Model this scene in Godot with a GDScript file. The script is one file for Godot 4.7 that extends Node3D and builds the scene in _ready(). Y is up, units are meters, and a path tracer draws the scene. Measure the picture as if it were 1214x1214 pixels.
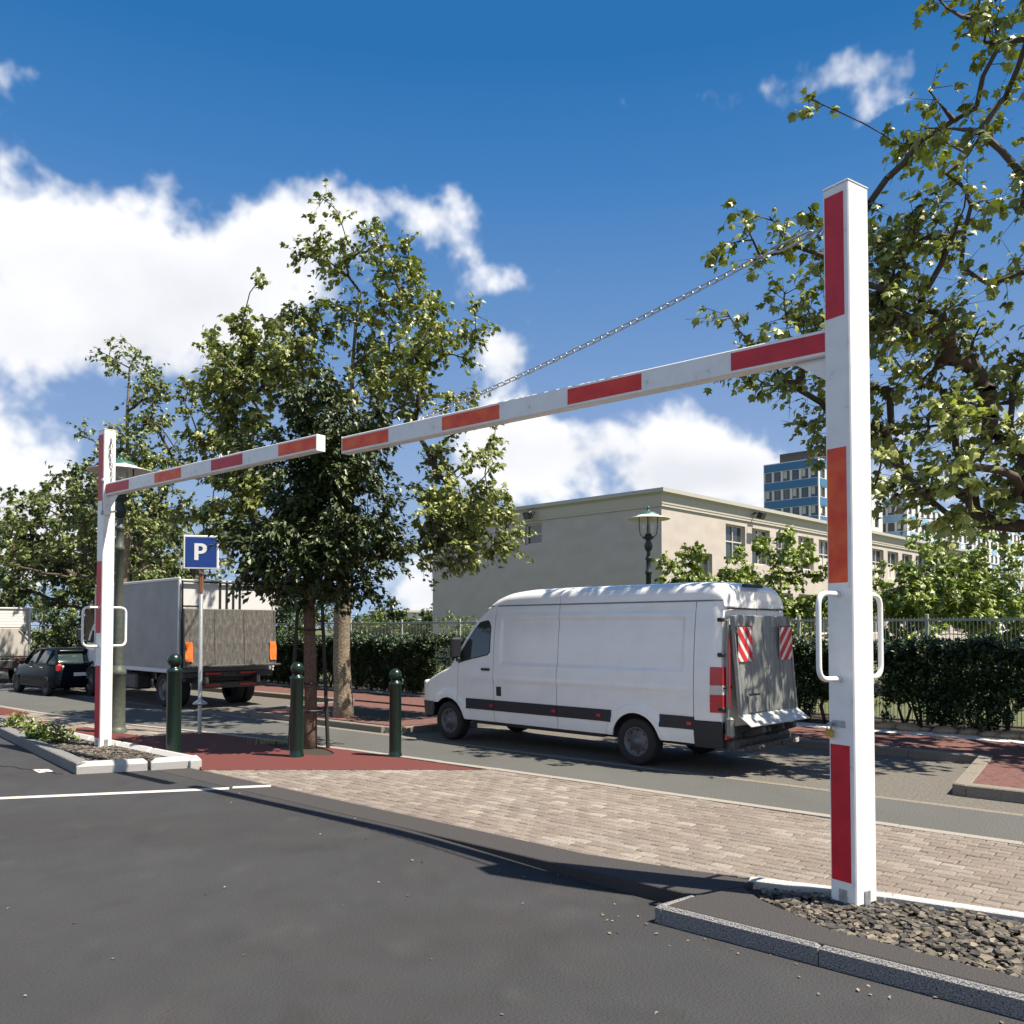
extends Node3D
# A height-limit swing barrier across a car-park entrance on a tree-lined street.
# The street runs along s (to the right and nearer), t runs across it (away from the car park). One unit is a metre.

const STREET := 41.7          # degrees that the street is turned from the x axis
var rng := RandomNumberGenerator.new()
var used := {}
var M := {}                   # materials by name


func _ready() -> void:
	rng.seed = 7
	camera_and_light()
	make_materials()
	make_ground()
	make_paving()
	make_kerbs()
	make_planters()
	make_building()
	make_far_blocks()
	make_barriers()
	make_bollards()
	make_sign()
	make_lamps()
	make_van()
	make_truck()
	make_delivery_box_van()
	make_car()
	make_fence()
	make_hedge()
	make_trees()


# ------------------------------------------------------------------ camera, sky, sun

func camera_and_light() -> void:
	var cam := Camera3D.new()
	cam.name = "camera"
	cam.position = Vector3(0, 1.9, 0)
	cam.rotation_degrees = Vector3(1.8, 0, 0)
	cam.near = 0.05
	cam.far = 2500.0
	cam.set_frustum(0.05 * 1214.0 / 1023.0, Vector2(0, 0.05 * 105.85 / 1023.0), 0.05, 2500.0)
	add_child(cam)
	cam.current = true

	var sun := DirectionalLight3D.new()
	sun.name = "sun"
	sun.light_color = Color(1.0, 0.955, 0.88)
	sun.light_energy = 1.6
	sun.light_angular_distance = 0.5
	sun.shadow_enabled = true
	add_child(sun)
	sun.look_at_from_position(Vector3(4.37, 8.83, 1.72) * 10.0, Vector3.ZERO, Vector3.UP)

	var env := Environment.new()
	env.background_mode = Environment.BG_SKY
	var sky := Sky.new()
	var pano := PanoramaSkyMaterial.new()
	pano.panorama = ImageTexture.create_from_image(sky_image())
	sky.sky_material = pano
	env.sky = sky
	env.ambient_light_source = Environment.AMBIENT_SOURCE_SKY
	env.tonemap_mode = Environment.TONE_MAPPER_LINEAR
	env.tonemap_exposure = 2.1
	env.sdfgi_enabled = true
	env.ssao_enabled = true
	env.ssil_enabled = true
	var we := WorldEnvironment.new()
	we.name = "world_environment"
	we.environment = env
	add_child(we)


var cloud_noise: FastNoiseLite
var cloud_fine: FastNoiseLite
var wisp: FastNoiseLite
var puffs: Array[Array] = []   # azimuth, elevation, half width, half height, strength


# clear sky by elevation: degrees, red, green, blue
const SKY_BLUES := [[0.0, 0.1906, 0.2697, 0.372], [7.0, 0.1535, 0.2232, 0.3395], [14.0, 0.1097, 0.1767, 0.3116], [20.0, 0.06696, 0.1423, 0.2846], [27.5, 0.02883, 0.1051, 0.2558], [34.0, 0.0125, 0.081, 0.216], [55.0, 0.0115, 0.074, 0.200], [90.0, 0.010, 0.064, 0.178]]


func sky_image() -> Image:
	cloud_noise = FastNoiseLite.new()
	cloud_noise.seed = 11
	cloud_noise.noise_type = FastNoiseLite.TYPE_SIMPLEX_SMOOTH
	cloud_noise.frequency = 5.0
	cloud_noise.fractal_octaves = 7
	cloud_noise.fractal_gain = 0.53
	cloud_fine = FastNoiseLite.new()
	cloud_fine.seed = 31
	cloud_fine.frequency = 3.0
	cloud_fine.fractal_octaves = 4
	wisp = FastNoiseLite.new()
	wisp.seed = 77
	wisp.frequency = 38.0
	wisp.fractal_octaves = 4
	# cumulus over the street: [azimuth, elevation, half width, half height] in degrees, strength
	puffs = [
		[-23.0, 20.5, 12.5, 4.0, 0.95], [-31.0, 20.5, 7.0, 5.0, 0.95], [-14.0, 24.0, 6.6, 3.9, 0.95], [-27.0, 17.0, 10.0, 3.0, 0.85], [-5.0, 25.8, 4.2, 1.7, 0.55],
		[-31.0, 6.0, 8.0, 4.5, 0.9], [-33.0, 11.5, 3.5, 1.8, 0.7],
		[-0.4, 22.8, 2.4, 1.1, 0.44], [-0.6, 17.4, 2.9, 2.6, 0.72], [2.6, 12.0, 7.6, 2.8, 0.95], [12.0, 9.8, 10.0, 3.0, 1.0], [-6.0, 3.5, 6.0, 2.5, 0.85], [20.0, 6.0, 7.0, 2.5, 0.8],
		[16.5, 31.0, 5.2, 2.5, 0.62], [22.5, 31.6, 4.6, 1.5, 0.52], [7.5, 31.5, 3.0, 1.2, 0.30], [-30.5, 30.0, 2.5, 1.2, 0.36], [29.0, 12.0, 6.0, 3.0, 0.6]]
	var r := RandomNumberGenerator.new()
	r.seed = 5
	for k in 84:  # clouds in the unseen sky, their number raised to brighten shaded sides
		var az := r.randf_range(42.0, 318.0)
		if az > 180.0:
			az -= 360.0
		puffs.append([az, r.randf_range(4.0, 36.0), r.randf_range(5.0, 15.0), r.randf_range(2.4, 5.0), r.randf_range(0.5, 1.0)])
	for k in 7:
		puffs.append([r.randf_range(-180.0, 180.0), r.randf_range(52.0, 78.0), r.randf_range(6.0, 12.0), r.randf_range(3.0, 5.0), r.randf_range(0.4, 0.8)])
	var small := Image.create(1024, 512, false, Image.FORMAT_RGBF)
	fill_sky(small, 1024, 512, 0, 1024, 0, 262, 0, 0)
	small.fill_rect(Rect2i(0, 262, 1024, 250), Color(0.20, 0.21, 0.19))
	small.resize(4096, 2048, Image.INTERPOLATE_BILINEAR)
	# the part towards the street once more at full detail, by the same rule
	var x0 := 2048 - 440
	var y0 := 1024 - 520
	var part_ := Image.create(880, 524, false, Image.FORMAT_RGBF)
	fill_sky(part_, 4096, 2048, x0, 880, y0, 524, x0, y0)
	small.blit_rect(part_, Rect2i(0, 0, 880, 524), Vector2i(x0, y0))
	# the panorama's first column looks along -z
	var turned := Image.create(4096, 2048, false, Image.FORMAT_RGBF)
	turned.blit_rect(small, Rect2i(2048, 0, 2048, 2048), Vector2i(0, 0))
	turned.blit_rect(small, Rect2i(0, 0, 2048, 2048), Vector2i(2048, 0))
	return turned


func fill_sky(im: Image, w: int, h: int, xs: int, xn: int, ys: int, yn: int, ox: int, oy: int) -> void:
	var near: Array[Array] = []
	for j in range(ys, ys + yn):
		var el := 90.0 - (j + 0.5) / h * 180.0
		var ce := cos(deg_to_rad(el))
		var se := sin(deg_to_rad(el))
		near.clear()
		for p in puffs:
			if absf(el - p[1]) < p[3] * 2.4 + 6.0:
				near.append(p)
		var blue := Color(SKY_BLUES[0][1], SKY_BLUES[0][2], SKY_BLUES[0][3])
		for k in SKY_BLUES.size() - 1:
			var a0 = SKY_BLUES[k]
			var a1 = SKY_BLUES[k + 1]
			if el >= a0[0]:
				blue = Color(a0[1], a0[2], a0[3]).lerp(Color(a1[1], a1[2], a1[3]), clampf((el - a0[0]) / (a1[0] - a0[0]), 0.0, 1.0))
		for i in range(xs, xs + xn):
			var az := (i + 0.5) / w * 360.0 - 180.0
			var a := deg_to_rad(az)
			var d := Vector3(sin(a) * ce, se, -cos(a) * ce)
			var warp := cloud_fine.get_noise_3dv(d) * 3.2
			var warp2 := cloud_fine.get_noise_3dv(d + Vector3(7, 3, 1)) * 1.8
			var body := 0.0
			var low := 0.0
			var sum := 0.0001
			for p in near:
				var da: float = absf(az - p[0])
				if da > 180.0:
					da = 360.0 - da
				if da > p[2] * 2.4 + 6.0:
					continue
				var dx: float = (az - p[0] if absf(az - p[0]) < 180.0 else da) + warp
				var dy: float = el - p[1] + warp2
				var q: float = dx * dx / (p[2] * p[2]) + dy * dy / (p[3] * p[3])
				var g: float = p[4] * exp(-q * 1.35)
				low += g * dy / p[3]
				sum += g
				body = body + g - body * g
			var n := cloud_noise.get_noise_3dv(d)
			var dens := 0.0
			if body > 0.02:
				low /= sum
				dens = smoothstep(0.27, 0.72, body + n * 0.80 + 0.16 * wisp.get_noise_3dv(d))
			var c := blue
			if dens > 0.0:
				var thick := clampf((body - 0.35) * 1.3, 0.0, 1.0)
				var n2 := cloud_noise.get_noise_3dv(d * 0.7 + Vector3(0.02, 0.10, 0.01))
				var grey := clampf(thick * (0.50 - low * 0.50) + (n2 * 0.8) * thick, 0.0, 0.62)
				var white := Color(0.515, 0.517, 0.53).lerp(Color(0.32, 0.335, 0.37), grey)
				c = blue.lerp(white, dens)
			im.set_pixel(i - ox, j - oy, c)


# ------------------------------------------------------------------ small helpers

func at(s: float, t: float, y := 0.0) -> Vector3:            # street coordinates to the world
	var c := cos(deg_to_rad(STREET))
	var n := sin(deg_to_rad(STREET))
	return Vector3(s * c + t * n, y, s * n - t * c)


func numbered(called: String, parent: Node) -> String:
	var key := str(parent.get_instance_id()) + called
	var k: int = used.get(key, 0)
	used[key] = k + 1
	return called if k == 0 else "%s_%03d" % [called, k]


func tag(o: Node, label: String, category: String, group := "") -> Node:
	o.set_meta("label", label)
	o.set_meta("category", category)
	if group:
		o.set_meta("group", group)
	return o


func thing(called: String, label: String, category: String, where := Vector3.ZERO, turn := 0.0, group := "") -> Node3D:
	var o := Node3D.new()
	o.name = numbered(called, self)
	add_child(o)
	o.position = where
	o.rotation_degrees.y = turn
	tag(o, label, category, group)
	return o


func mb(smooth := false) -> SurfaceTool:
	var st := SurfaceTool.new()
	st.begin(Mesh.PRIMITIVE_TRIANGLES)
	st.set_smooth_group(0 if smooth else -1)
	return st


func finish(st: SurfaceTool, m: Material) -> ArrayMesh:
	st.generate_normals()
	st.set_material(m)
	return st.commit()


func put(called: String, mesh: Mesh, parent: Node = self, xf := Transform3D()) -> MeshInstance3D:
	var o := MeshInstance3D.new()
	o.name = numbered(called, parent)
	o.mesh = mesh
	o.transform = xf
	parent.add_child(o)
	return o


func build(called: String, st: SurfaceTool, m: Material, parent: Node = self, xf := Transform3D()) -> MeshInstance3D:
	return put(called, finish(st, m), parent, xf)


func structure(called: String, st: SurfaceTool, m: Material) -> MeshInstance3D:
	var o := build(called, st, m)
	o.set_meta("kind", "structure")
	return o


func tri(st: SurfaceTool, a: Vector3, b: Vector3, c: Vector3) -> void:   # counter-clockwise as seen from outside
	st.add_vertex(a); st.add_vertex(c); st.add_vertex(b)


func quad(st: SurfaceTool, a: Vector3, b: Vector3, c: Vector3, d: Vector3) -> void:
	tri(st, a, b, c)
	tri(st, a, c, d)


func tri_out(st: SurfaceTool, a: Vector3, b: Vector3, c: Vector3, mid: Vector3) -> void:
	if (b - a).cross(c - a).dot((a + b + c) / 3.0 - mid) < 0.0:
		tri(st, a, c, b)
	else:
		tri(st, a, b, c)


func quad_out(st: SurfaceTool, a: Vector3, b: Vector3, c: Vector3, d: Vector3, mid: Vector3) -> void:
	if (b - a).cross(c - a).dot((a + b + c + d) / 4.0 - mid) < 0.0:
		quad(st, a, d, c, b)
	else:
		quad(st, a, b, c, d)


func box(st: SurfaceTool, c: Vector3, size: Vector3, ch := 0.004, xf := Transform3D()) -> void:   # a box with chamfered edges
	var h := size * 0.5
	ch = minf(ch, minf(h.x, minf(h.y, h.z)) * 0.6)
	var mid := xf * c
	var p := func(ax: int, x: float, y: float, z: float) -> Vector3:
		var v := Vector3(x * (h.x - (0.0 if ax == 0 else ch)), y * (h.y - (0.0 if ax == 1 else ch)), z * (h.z - (0.0 if ax == 2 else ch)))
		return xf * (c + v)
	for s in [-1.0, 1.0]:
		quad_out(st, p.call(0, s, -1, -1), p.call(0, s, 1, -1), p.call(0, s, 1, 1), p.call(0, s, -1, 1), mid)
		quad_out(st, p.call(1, -1, s, -1), p.call(1, 1, s, -1), p.call(1, 1, s, 1), p.call(1, -1, s, 1), mid)
		quad_out(st, p.call(2, -1, -1, s), p.call(2, 1, -1, s), p.call(2, 1, 1, s), p.call(2, -1, 1, s), mid)
		for r in [-1.0, 1.0]:
			quad_out(st, p.call(0, s, r, -1), p.call(0, s, r, 1), p.call(1, s, r, 1), p.call(1, s, r, -1), mid)
			quad_out(st, p.call(0, s, -1, r), p.call(0, s, 1, r), p.call(2, s, 1, r), p.call(2, s, -1, r), mid)
			quad_out(st, p.call(1, -1, s, r), p.call(1, 1, s, r), p.call(2, 1, s, r), p.call(2, -1, s, r), mid)
			for q in [-1.0, 1.0]:
				tri_out(st, p.call(0, s, r, q), p.call(1, s, r, q), p.call(2, s, r, q), mid)


func lathe(st: SurfaceTool, profile: Array, sides := 20, xf := Transform3D()) -> void:   # profile of [radius, height] from the bottom up
	for k in profile.size() - 1:
		var a = profile[k]
		var b = profile[k + 1]
		for i in sides:
			var u := TAU * i / sides
			var v := TAU * (i + 1) / sides
			var p0 := xf * Vector3(cos(u) * a[0], a[1], -sin(u) * a[0])
			var p1 := xf * Vector3(cos(v) * a[0], a[1], -sin(v) * a[0])
			var p2 := xf * Vector3(cos(v) * b[0], b[1], -sin(v) * b[0])
			var p3 := xf * Vector3(cos(u) * b[0], b[1], -sin(u) * b[0])
			if a[0] > 0.00001:
				tri(st, p0, p1, p2)
			if b[0] > 0.00001:
				tri(st, p0, p2, p3)


func tube(st: SurfaceTool, pts: PackedVector3Array, radii: PackedFloat32Array, sides := 8, closed := false) -> void:
	var n := pts.size()
	var rings: Array[PackedVector3Array] = []
	var side := Vector3.ZERO
	for i in n:
		var before := pts[(i - 1 + n) % n] if closed or i > 0 else pts[i]
		var after := pts[(i + 1) % n] if closed or i < n - 1 else pts[i]
		var dir := (after - before).normalized()
		if side == Vector3.ZERO:
			side = dir.cross(Vector3.UP if absf(dir.y) < 0.9 else Vector3.RIGHT)
		side = (side - dir * side.dot(dir)).normalized()
		var up := dir.cross(side)
		var r := radii[mini(i, radii.size() - 1)]
		var ring := PackedVector3Array()
		for k in sides:
			var a := TAU * k / sides
			ring.append(pts[i] + (side * cos(a) + up * sin(a)) * r)
		rings.append(ring)
	for i in (n if closed else n - 1):
		var a := rings[i]
		var b := rings[(i + 1) % n]
		for k in sides:
			var l := (k + 1) % sides
			quad(st, a[k], a[l], b[l], b[k])
	if not closed:
		for k in range(1, sides - 1):
			tri(st, rings[0][0], rings[0][k + 1], rings[0][k])
			tri(st, rings[n - 1][0], rings[n - 1][k], rings[n - 1][k + 1])


func rounded(corners: Array, r: float, steps := 5) -> PackedVector3Array:   # a polyline with its inner corners rounded
	var out := PackedVector3Array([corners[0]])
	for k in range(1, corners.size() - 1):
		var c: Vector3 = corners[k]
		var a: Vector3 = c + (corners[k - 1] - c).normalized() * r
		var b: Vector3 = c + (corners[k + 1] - c).normalized() * r
		for i in steps + 1:
			var f := float(i) / steps
			out.append(a.lerp(c, f).lerp(c.lerp(b, f), f))
	out.append(corners[-1])
	return out


func ccw(poly: PackedVector2Array) -> PackedVector2Array:
	if Geometry2D.is_polygon_clockwise(poly):
		var p := poly.duplicate()
		p.reverse()
		return p
	return poly


func slab(st: SurfaceTool, poly_st: Array, top: float, bottom: float, ch := 0.0) -> void:   # a slab with that outline in street coordinates
	var poly := PackedVector2Array(poly_st)
	poly = ccw(poly)
	var face := poly
	if ch > 0.0:
		var inner := Geometry2D.offset_polygon(poly, -ch, Geometry2D.JOIN_MITER)
		if inner.size() == 1 and inner[0].size() == poly.size():
			face = ccw(inner[0])
			# match the first corner
			var best := 0
			for k in face.size():
				if face[k].distance_to(poly[0]) < face[best].distance_to(poly[0]):
					best = k
			var turned := PackedVector2Array()
			for k in face.size():
				turned.append(face[(k + best) % face.size()])
			face = turned
		else:
			ch = 0.0
	var idx := Geometry2D.triangulate_polygon(face)
	for k in range(0, idx.size(), 3):
		var a := at(face[idx[k]].x, face[idx[k]].y, top)
		var b := at(face[idx[k + 1]].x, face[idx[k + 1]].y, top)
		var c := at(face[idx[k + 2]].x, face[idx[k + 2]].y, top)
		tri_out(st, a, b, c, (a + b + c) / 3.0 - Vector3.UP)
	if bottom >= top:
		return
	var n := poly.size()
	var mid2 := Vector2.ZERO
	for p in poly:
		mid2 += p / n
	for k in n:
		var p := poly[k]
		var q := poly[(k + 1) % n]
		var out2 := (q - p).orthogonal()
		var m := (p + q) * 0.5
		if Geometry2D.is_point_in_polygon(m + out2.normalized() * 0.002, poly):
			out2 = -out2
		var o3 := at(m.x, m.y, (top + bottom) * 0.5) - (at(out2.x, out2.y) - at(0, 0)).normalized() * 0.01
		quad_out(st, at(p.x, p.y, bottom), at(q.x, q.y, bottom), at(q.x, q.y, top - ch), at(p.x, p.y, top - ch), o3)
		if ch > 0.0:
			var p2 := face[k]
			var q2 := face[(k + 1) % n]
			quad_out(st, at(p.x, p.y, top - ch), at(q.x, q.y, top - ch), at(q2.x, q2.y, top), at(p2.x, p2.y, top), o3)


func copies(called: String, parent: Node, mesh: Mesh, places: Array[Transform3D], colors: PackedColorArray) -> MultiMeshInstance3D:
	var mm := MultiMesh.new()
	mm.transform_format = MultiMesh.TRANSFORM_3D
	mm.use_colors = true
	mm.mesh = mesh
	mm.instance_count = places.size()
	for k in places.size():
		mm.set_instance_transform(k, places[k])
		mm.set_instance_color(k, colors[k % colors.size()])
	var o := MultiMeshInstance3D.new()
	o.name = numbered(called, parent)
	o.multimesh = mm
	o.set_meta("kind", "stuff")
	parent.add_child(o)
	return o


# ------------------------------------------------------------------ materials

func mat(color: Color, rough := 0.7, metal := 0.0) -> StandardMaterial3D:    # color is a linear, real-world base colour
	var m := StandardMaterial3D.new()
	m.albedo_color = color.linear_to_srgb()
	m.roughness = rough
	m.metallic = metal
	return m


func noise(seed_: int, freq: float, octaves := 4, kind := FastNoiseLite.TYPE_SIMPLEX_SMOOTH) -> FastNoiseLite:
	var n := FastNoiseLite.new()
	n.seed = seed_
	n.noise_type = kind
	n.frequency = freq
	n.fractal_octaves = octaves
	return n


func grain(seed_: int, freq: float, stops: Array, size := 512, octaves := 4) -> NoiseTexture2D:   # stops: [offset, linear colour]
	var g := Gradient.new()
	var off := PackedFloat32Array()
	var col := PackedColorArray()
	for s in stops:
		off.append(s[0])
		col.append((s[1] as Color).linear_to_srgb())
	g.offsets = off
	g.colors = col
	var t := NoiseTexture2D.new()
	t.noise = noise(seed_, freq, octaves)
	t.seamless = true
	t.width = size
	t.height = size
	t.color_ramp = g
	return t


func bumps(seed_: int, freq: float, strength := 4.0, size := 512, octaves := 4) -> NoiseTexture2D:
	var t := NoiseTexture2D.new()
	t.noise = noise(seed_, freq, octaves)
	t.seamless = true
	t.width = size
	t.height = size
	t.as_normal_map = true
	t.bump_strength = strength
	return t


func textured(color_tex: Texture2D, normal_tex: Texture2D, scale_: float, rough: float, depth := 0.6, world := true) -> StandardMaterial3D:
	var m := StandardMaterial3D.new()
	m.albedo_texture = color_tex
	m.roughness = rough
	m.uv1_triplanar = true
	m.uv1_world_triplanar = world
	m.uv1_scale = Vector3.ONE * scale_
	if normal_tex:
		m.normal_enabled = true
		m.normal_texture = normal_tex
		m.normal_scale = depth
	return m


func make_materials() -> void:
	var stony := bumps(3, 0.09, 5.0, 512, 3)
	var g := func(a: float) -> Color: return Color(a, a, a)
	M.asphalt = textured(grain(1, 0.16, [[0.0, g.call(0.20)], [0.40, g.call(0.38)], [0.60, g.call(0.49)], [0.80, Color(0.72, 0.715, 0.70)], [1.0, Color(1.0, 0.97, 0.94)]], 1024, 3), stony, 0.75, 0.86, 0.45)
	M.asphalt.vertex_color_use_as_albedo = true
	M.road = textured(grain(2, 0.15, [[0.0, g.call(0.45)], [0.5, g.call(0.68)], [1.0, g.call(1.0)]], 1024, 3), stony, 0.7, 0.88, 0.6)
	M.road.vertex_color_use_as_albedo = true
	M.strip = textured(grain(4, 0.16, [[0.0, Color(0.0184, 0.0177, 0.0183)], [0.5, Color(0.0335, 0.0315, 0.0326)], [1.0, Color(0.0753, 0.0708, 0.0698)]], 512, 3), stony, 1.1, 0.9)
	M.red_path = textured(grain(5, 0.12, [[0.0, Color(0.0695, 0.0135, 0.0116)], [0.5, Color(0.0984, 0.0203, 0.0173)], [1.0, Color(0.139, 0.0345, 0.0289)]], 512, 4), stony, 1.0, 0.9, 0.5)
	M.red_walk = textured(grain(6, 0.03, [[0.0, Color(0.0729, 0.0292, 0.0256)], [0.5, Color(0.116, 0.051, 0.0437)], [1.0, Color(0.154, 0.0765, 0.0619)]], 512, 5), stony, 0.5, 0.9, 0.5)
	M.bay = textured(grain(7, 0.06, [[0.0, Color(0.069, 0.0635, 0.0552)], [0.5, Color(0.106, 0.0984, 0.0856)], [1.0, Color(0.147, 0.136, 0.118)]], 512, 5), stony, 0.6, 0.92, 0.5)
	M.tar = mat(Color(0.012, 0.012, 0.013), 0.6)
	M.soil = textured(grain(8, 0.08, [[0.0, Color(0.0132, 0.00948, 0.00729)], [0.5, Color(0.0328, 0.0247, 0.019)], [1.0, Color(0.0729, 0.0582, 0.0437)]], 512, 5), bumps(9, 0.05, 9.0), 1.2, 0.97, 1.0)
	M.land = textured(grain(10, 0.03, [[0.0, Color(0.05, 0.07, 0.025)], [0.5, Color(0.075, 0.09, 0.035)], [1.0, Color(0.12, 0.12, 0.06)]], 512, 5), null, 0.15, 0.95)
	M.joint = textured(grain(12, 0.2, [[0.0, Color(0.051, 0.0437, 0.0364)], [1.0, Color(0.109, 0.0948, 0.0801)]], 256, 2), null, 2.0, 0.95)
	M.granite = textured(grain(13, 0.22, [[0.0, Color(0.218, 0.218, 0.214)], [0.4, Color(0.4, 0.4, 0.391)], [0.6, Color(0.51, 0.505, 0.491)], [1.0, Color(0.637, 0.628, 0.619)]], 512, 3), bumps(14, 0.14, 6.0, 512, 3), 1.6, 0.85, 0.9)
	M.granite_rough_shaded = textured(grain(15, 0.13, [[0.0, Color(0.0637, 0.0637, 0.0637)], [0.42, Color(0.173, 0.173, 0.173)], [0.6, Color(0.246, 0.246, 0.246)], [1.0, Color(0.473, 0.473, 0.473)]], 512, 3), bumps(16, 0.1, 9.0, 512, 3), 1.3, 0.9, 1.2)  # rough granite; its dark tone also carries shade on the left kerb
	M.concrete = textured(grain(17, 0.05, [[0.0, Color(0.124, 0.109, 0.087)], [0.5, Color(0.171, 0.154, 0.13)], [1.0, Color(0.219, 0.2, 0.171)]], 512, 5), stony, 0.9, 0.9, 0.4)
	M.kerb_line = textured(grain(18, 0.08, [[0.0, Color(0.181, 0.167, 0.145)], [0.5, Color(0.255, 0.237, 0.208)], [1.0, Color(0.321, 0.299, 0.27)]], 512, 4), stony, 1.2, 0.88, 0.4)
	M.line_paint = textured(grain(19, 0.07, [[0.0, Color(0.219, 0.211, 0.197)], [0.3, Color(0.48, 0.466, 0.437)], [1.0, Color(0.582, 0.572, 0.546)]], 512, 4), stony, 1.4, 0.7, 0.5)
	M.paver_tint = [Color(0.144, 0.121, 0.102), Color(0.167, 0.141, 0.119), Color(0.122, 0.0991, 0.0829), Color(0.193, 0.169, 0.147), Color(0.153, 0.127, 0.11), Color(0.132, 0.112, 0.0992), Color(0.231, 0.209, 0.187)]
	for k in 7:
		M.paver_tint[k] = (M.paver_tint[k] as Color).lerp(Color(0.20, 0.171, 0.150), 0.30) * 1.06
	M.paver = []
	for k in 7:
		var base: Color = M.paver_tint[k]
		M.paver.append(textured(grain(40 + k, 0.07, [[0.0, base * 0.68], [0.45, base * 0.96], [1.0, base * 1.3]], 256, 4), stony, 2.2, 0.88, 0.5))
	M.paver_stuff = textured(grain(50, 0.07, [[0.0, g.call(0.52)], [0.45, g.call(0.74)], [1.0, g.call(1.0)]], 256, 4), stony, 2.2, 0.88, 0.5)
	M.paver_stuff.vertex_color_use_as_albedo = true
	M.chip = mat(Color(1, 1, 1), 0.75)
	M.chip.vertex_color_use_as_albedo = true
	# painted steel
	M.white_steel = textured(grain(20, 0.012, [[0.0, Color(0.60, 0.57, 0.52)], [0.13, Color(0.765, 0.76, 0.745)], [0.5, Color(0.81, 0.81, 0.80)], [1.0, Color(0.84, 0.84, 0.83)]], 512, 5), bumps(21, 0.03, 0.5), 0.8, 0.34, 0.25, false)
	M.red_sticker = textured(grain(22, 0.02, [[0.0, Color(0.48, 0.006, 0.020)], [0.5, Color(0.56, 0.008, 0.026)], [1.0, Color(0.63, 0.014, 0.032)]], 256, 4), null, 0.9, 0.42, 0.3, false)
	M.orange_sheen_sticker = textured(grain(23, 0.02, [[0.0, Color(0.72, 0.035, 0.010)], [0.5, Color(0.80, 0.085, 0.014)], [1.0, Color(0.84, 0.15, 0.025)]], 256, 4), null, 0.9, 0.42, 0.3, false)  # red sticker with its orange reflection put into the colour
	M.scarlet_sheen_sticker = textured(grain(22, 0.02, [[0.0, Color(0.60, 0.010, 0.012)], [0.5, Color(0.68, 0.026, 0.014)], [1.0, Color(0.74, 0.05, 0.016)]], 256, 4), null, 0.9, 0.42, 0.3, false)  # red sticker, a weaker orange reflection mixed into its colour
	M.galvanised = textured(grain(24, 0.05, [[0.0, Color(0.28, 0.30, 0.32)], [0.5, Color(0.40, 0.42, 0.44)], [1.0, Color(0.52, 0.54, 0.55)]], 256, 4), null, 1.5, 0.42, 0.3, false)
	M.galvanised.metallic = 0.55
	M.chain = mat(Color(0.36, 0.36, 0.35), 0.4, 0.8)
	M.brass = mat(Color(0.55, 0.38, 0.10), 0.35, 0.9)
	M.bollard_green = textured(grain(25, 0.03, [[0.0, Color(0.00288, 0.0144, 0.0106)], [0.5, Color(0.00384, 0.0192, 0.0139)], [1.0, Color(0.00672, 0.025, 0.0182)]], 256, 4), bumps(26, 0.05, 0.8), 1.6, 0.3, 0.25, false)
	M.lamp_grey = textured(grain(27, 0.03, [[0.0, Color(0.05, 0.06, 0.048)], [0.5, Color(0.075, 0.088, 0.072)], [1.0, Color(0.10, 0.112, 0.095)]], 256, 4), null, 1.2, 0.5, 0.3, false)
	M.lamp_green = mat(Color(0.03, 0.10, 0.075), 0.4)
	M.lamp_dark = mat(Color(0.018, 0.030, 0.028), 0.42)
	M.lamp_white = mat(Color(0.62, 0.62, 0.60), 0.5)
	M.lamp_glass = StandardMaterial3D.new()
	M.lamp_glass.transparency = BaseMaterial3D.TRANSPARENCY_ALPHA
	M.lamp_glass.albedo_color = Color(0.9, 0.92, 0.9, 0.25)
	M.lamp_glass.roughness = 0.05
	M.rusty = textured(grain(28, 0.06, [[0.0, Color(0.10, 0.035, 0.018)], [0.5, Color(0.22, 0.09, 0.05)], [1.0, Color(0.36, 0.19, 0.12)]], 256, 5), bumps(29, 0.06, 5.0), 3.0, 0.9, 0.8, false)
	M.sign_blue = mat(Color(0.012, 0.05, 0.25), 0.4)
	M.sign_white = mat(Color(0.80, 0.80, 0.80), 0.4)
	# vehicles
	M.van_white = textured(grain(30, 0.008, [[0.0, Color(0.74, 0.74, 0.725)], [0.5, Color(0.78, 0.78, 0.77)], [1.0, Color(0.80, 0.80, 0.79)]], 512, 5), null, 0.5, 0.32, 0.2, false)
	M.van_white.clearcoat_enabled = true
	M.van_white.clearcoat = 0.6
	M.van_white.clearcoat_roughness = 0.12
	M.black_plastic = mat(Color(0.012, 0.013, 0.018), 0.5)
	M.gutter_grey = mat(Color(0.16, 0.16, 0.165), 0.6)
	M.black_trim = mat(Color(0.010, 0.012, 0.022), 0.42)
	M.inner_dark = mat(Color(0.045, 0.045, 0.045), 0.9)  # underseal grey, its dark tone also standing for shade in gaps and holes
	M.rubber = textured(grain(32, 0.1, [[0.0, Color(0.010, 0.010, 0.010)], [1.0, Color(0.026, 0.025, 0.024)]], 256, 3), null, 3.0, 0.85, 0.3, false)
	M.wheel_steel = mat(Color(0.12, 0.12, 0.125), 0.5, 0.4)
	M.auto_glass = mat(Color(0.03, 0.045, 0.04), 0.05)
	M.auto_glass.metallic_specular = 0.8
	M.cab_glass = StandardMaterial3D.new()
	M.cab_glass.transparency = BaseMaterial3D.TRANSPARENCY_ALPHA
	M.cab_glass.albedo_color = Color(0.35, 0.5, 0.42, 0.22)
	M.cab_glass.roughness = 0.03
	M.tail_red = mat(Color(0.42, 0.006, 0.012), 0.16)
	M.tail_red.clearcoat_enabled = true
	M.tail_clear = mat(Color(0.55, 0.50, 0.48), 0.15)
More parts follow.
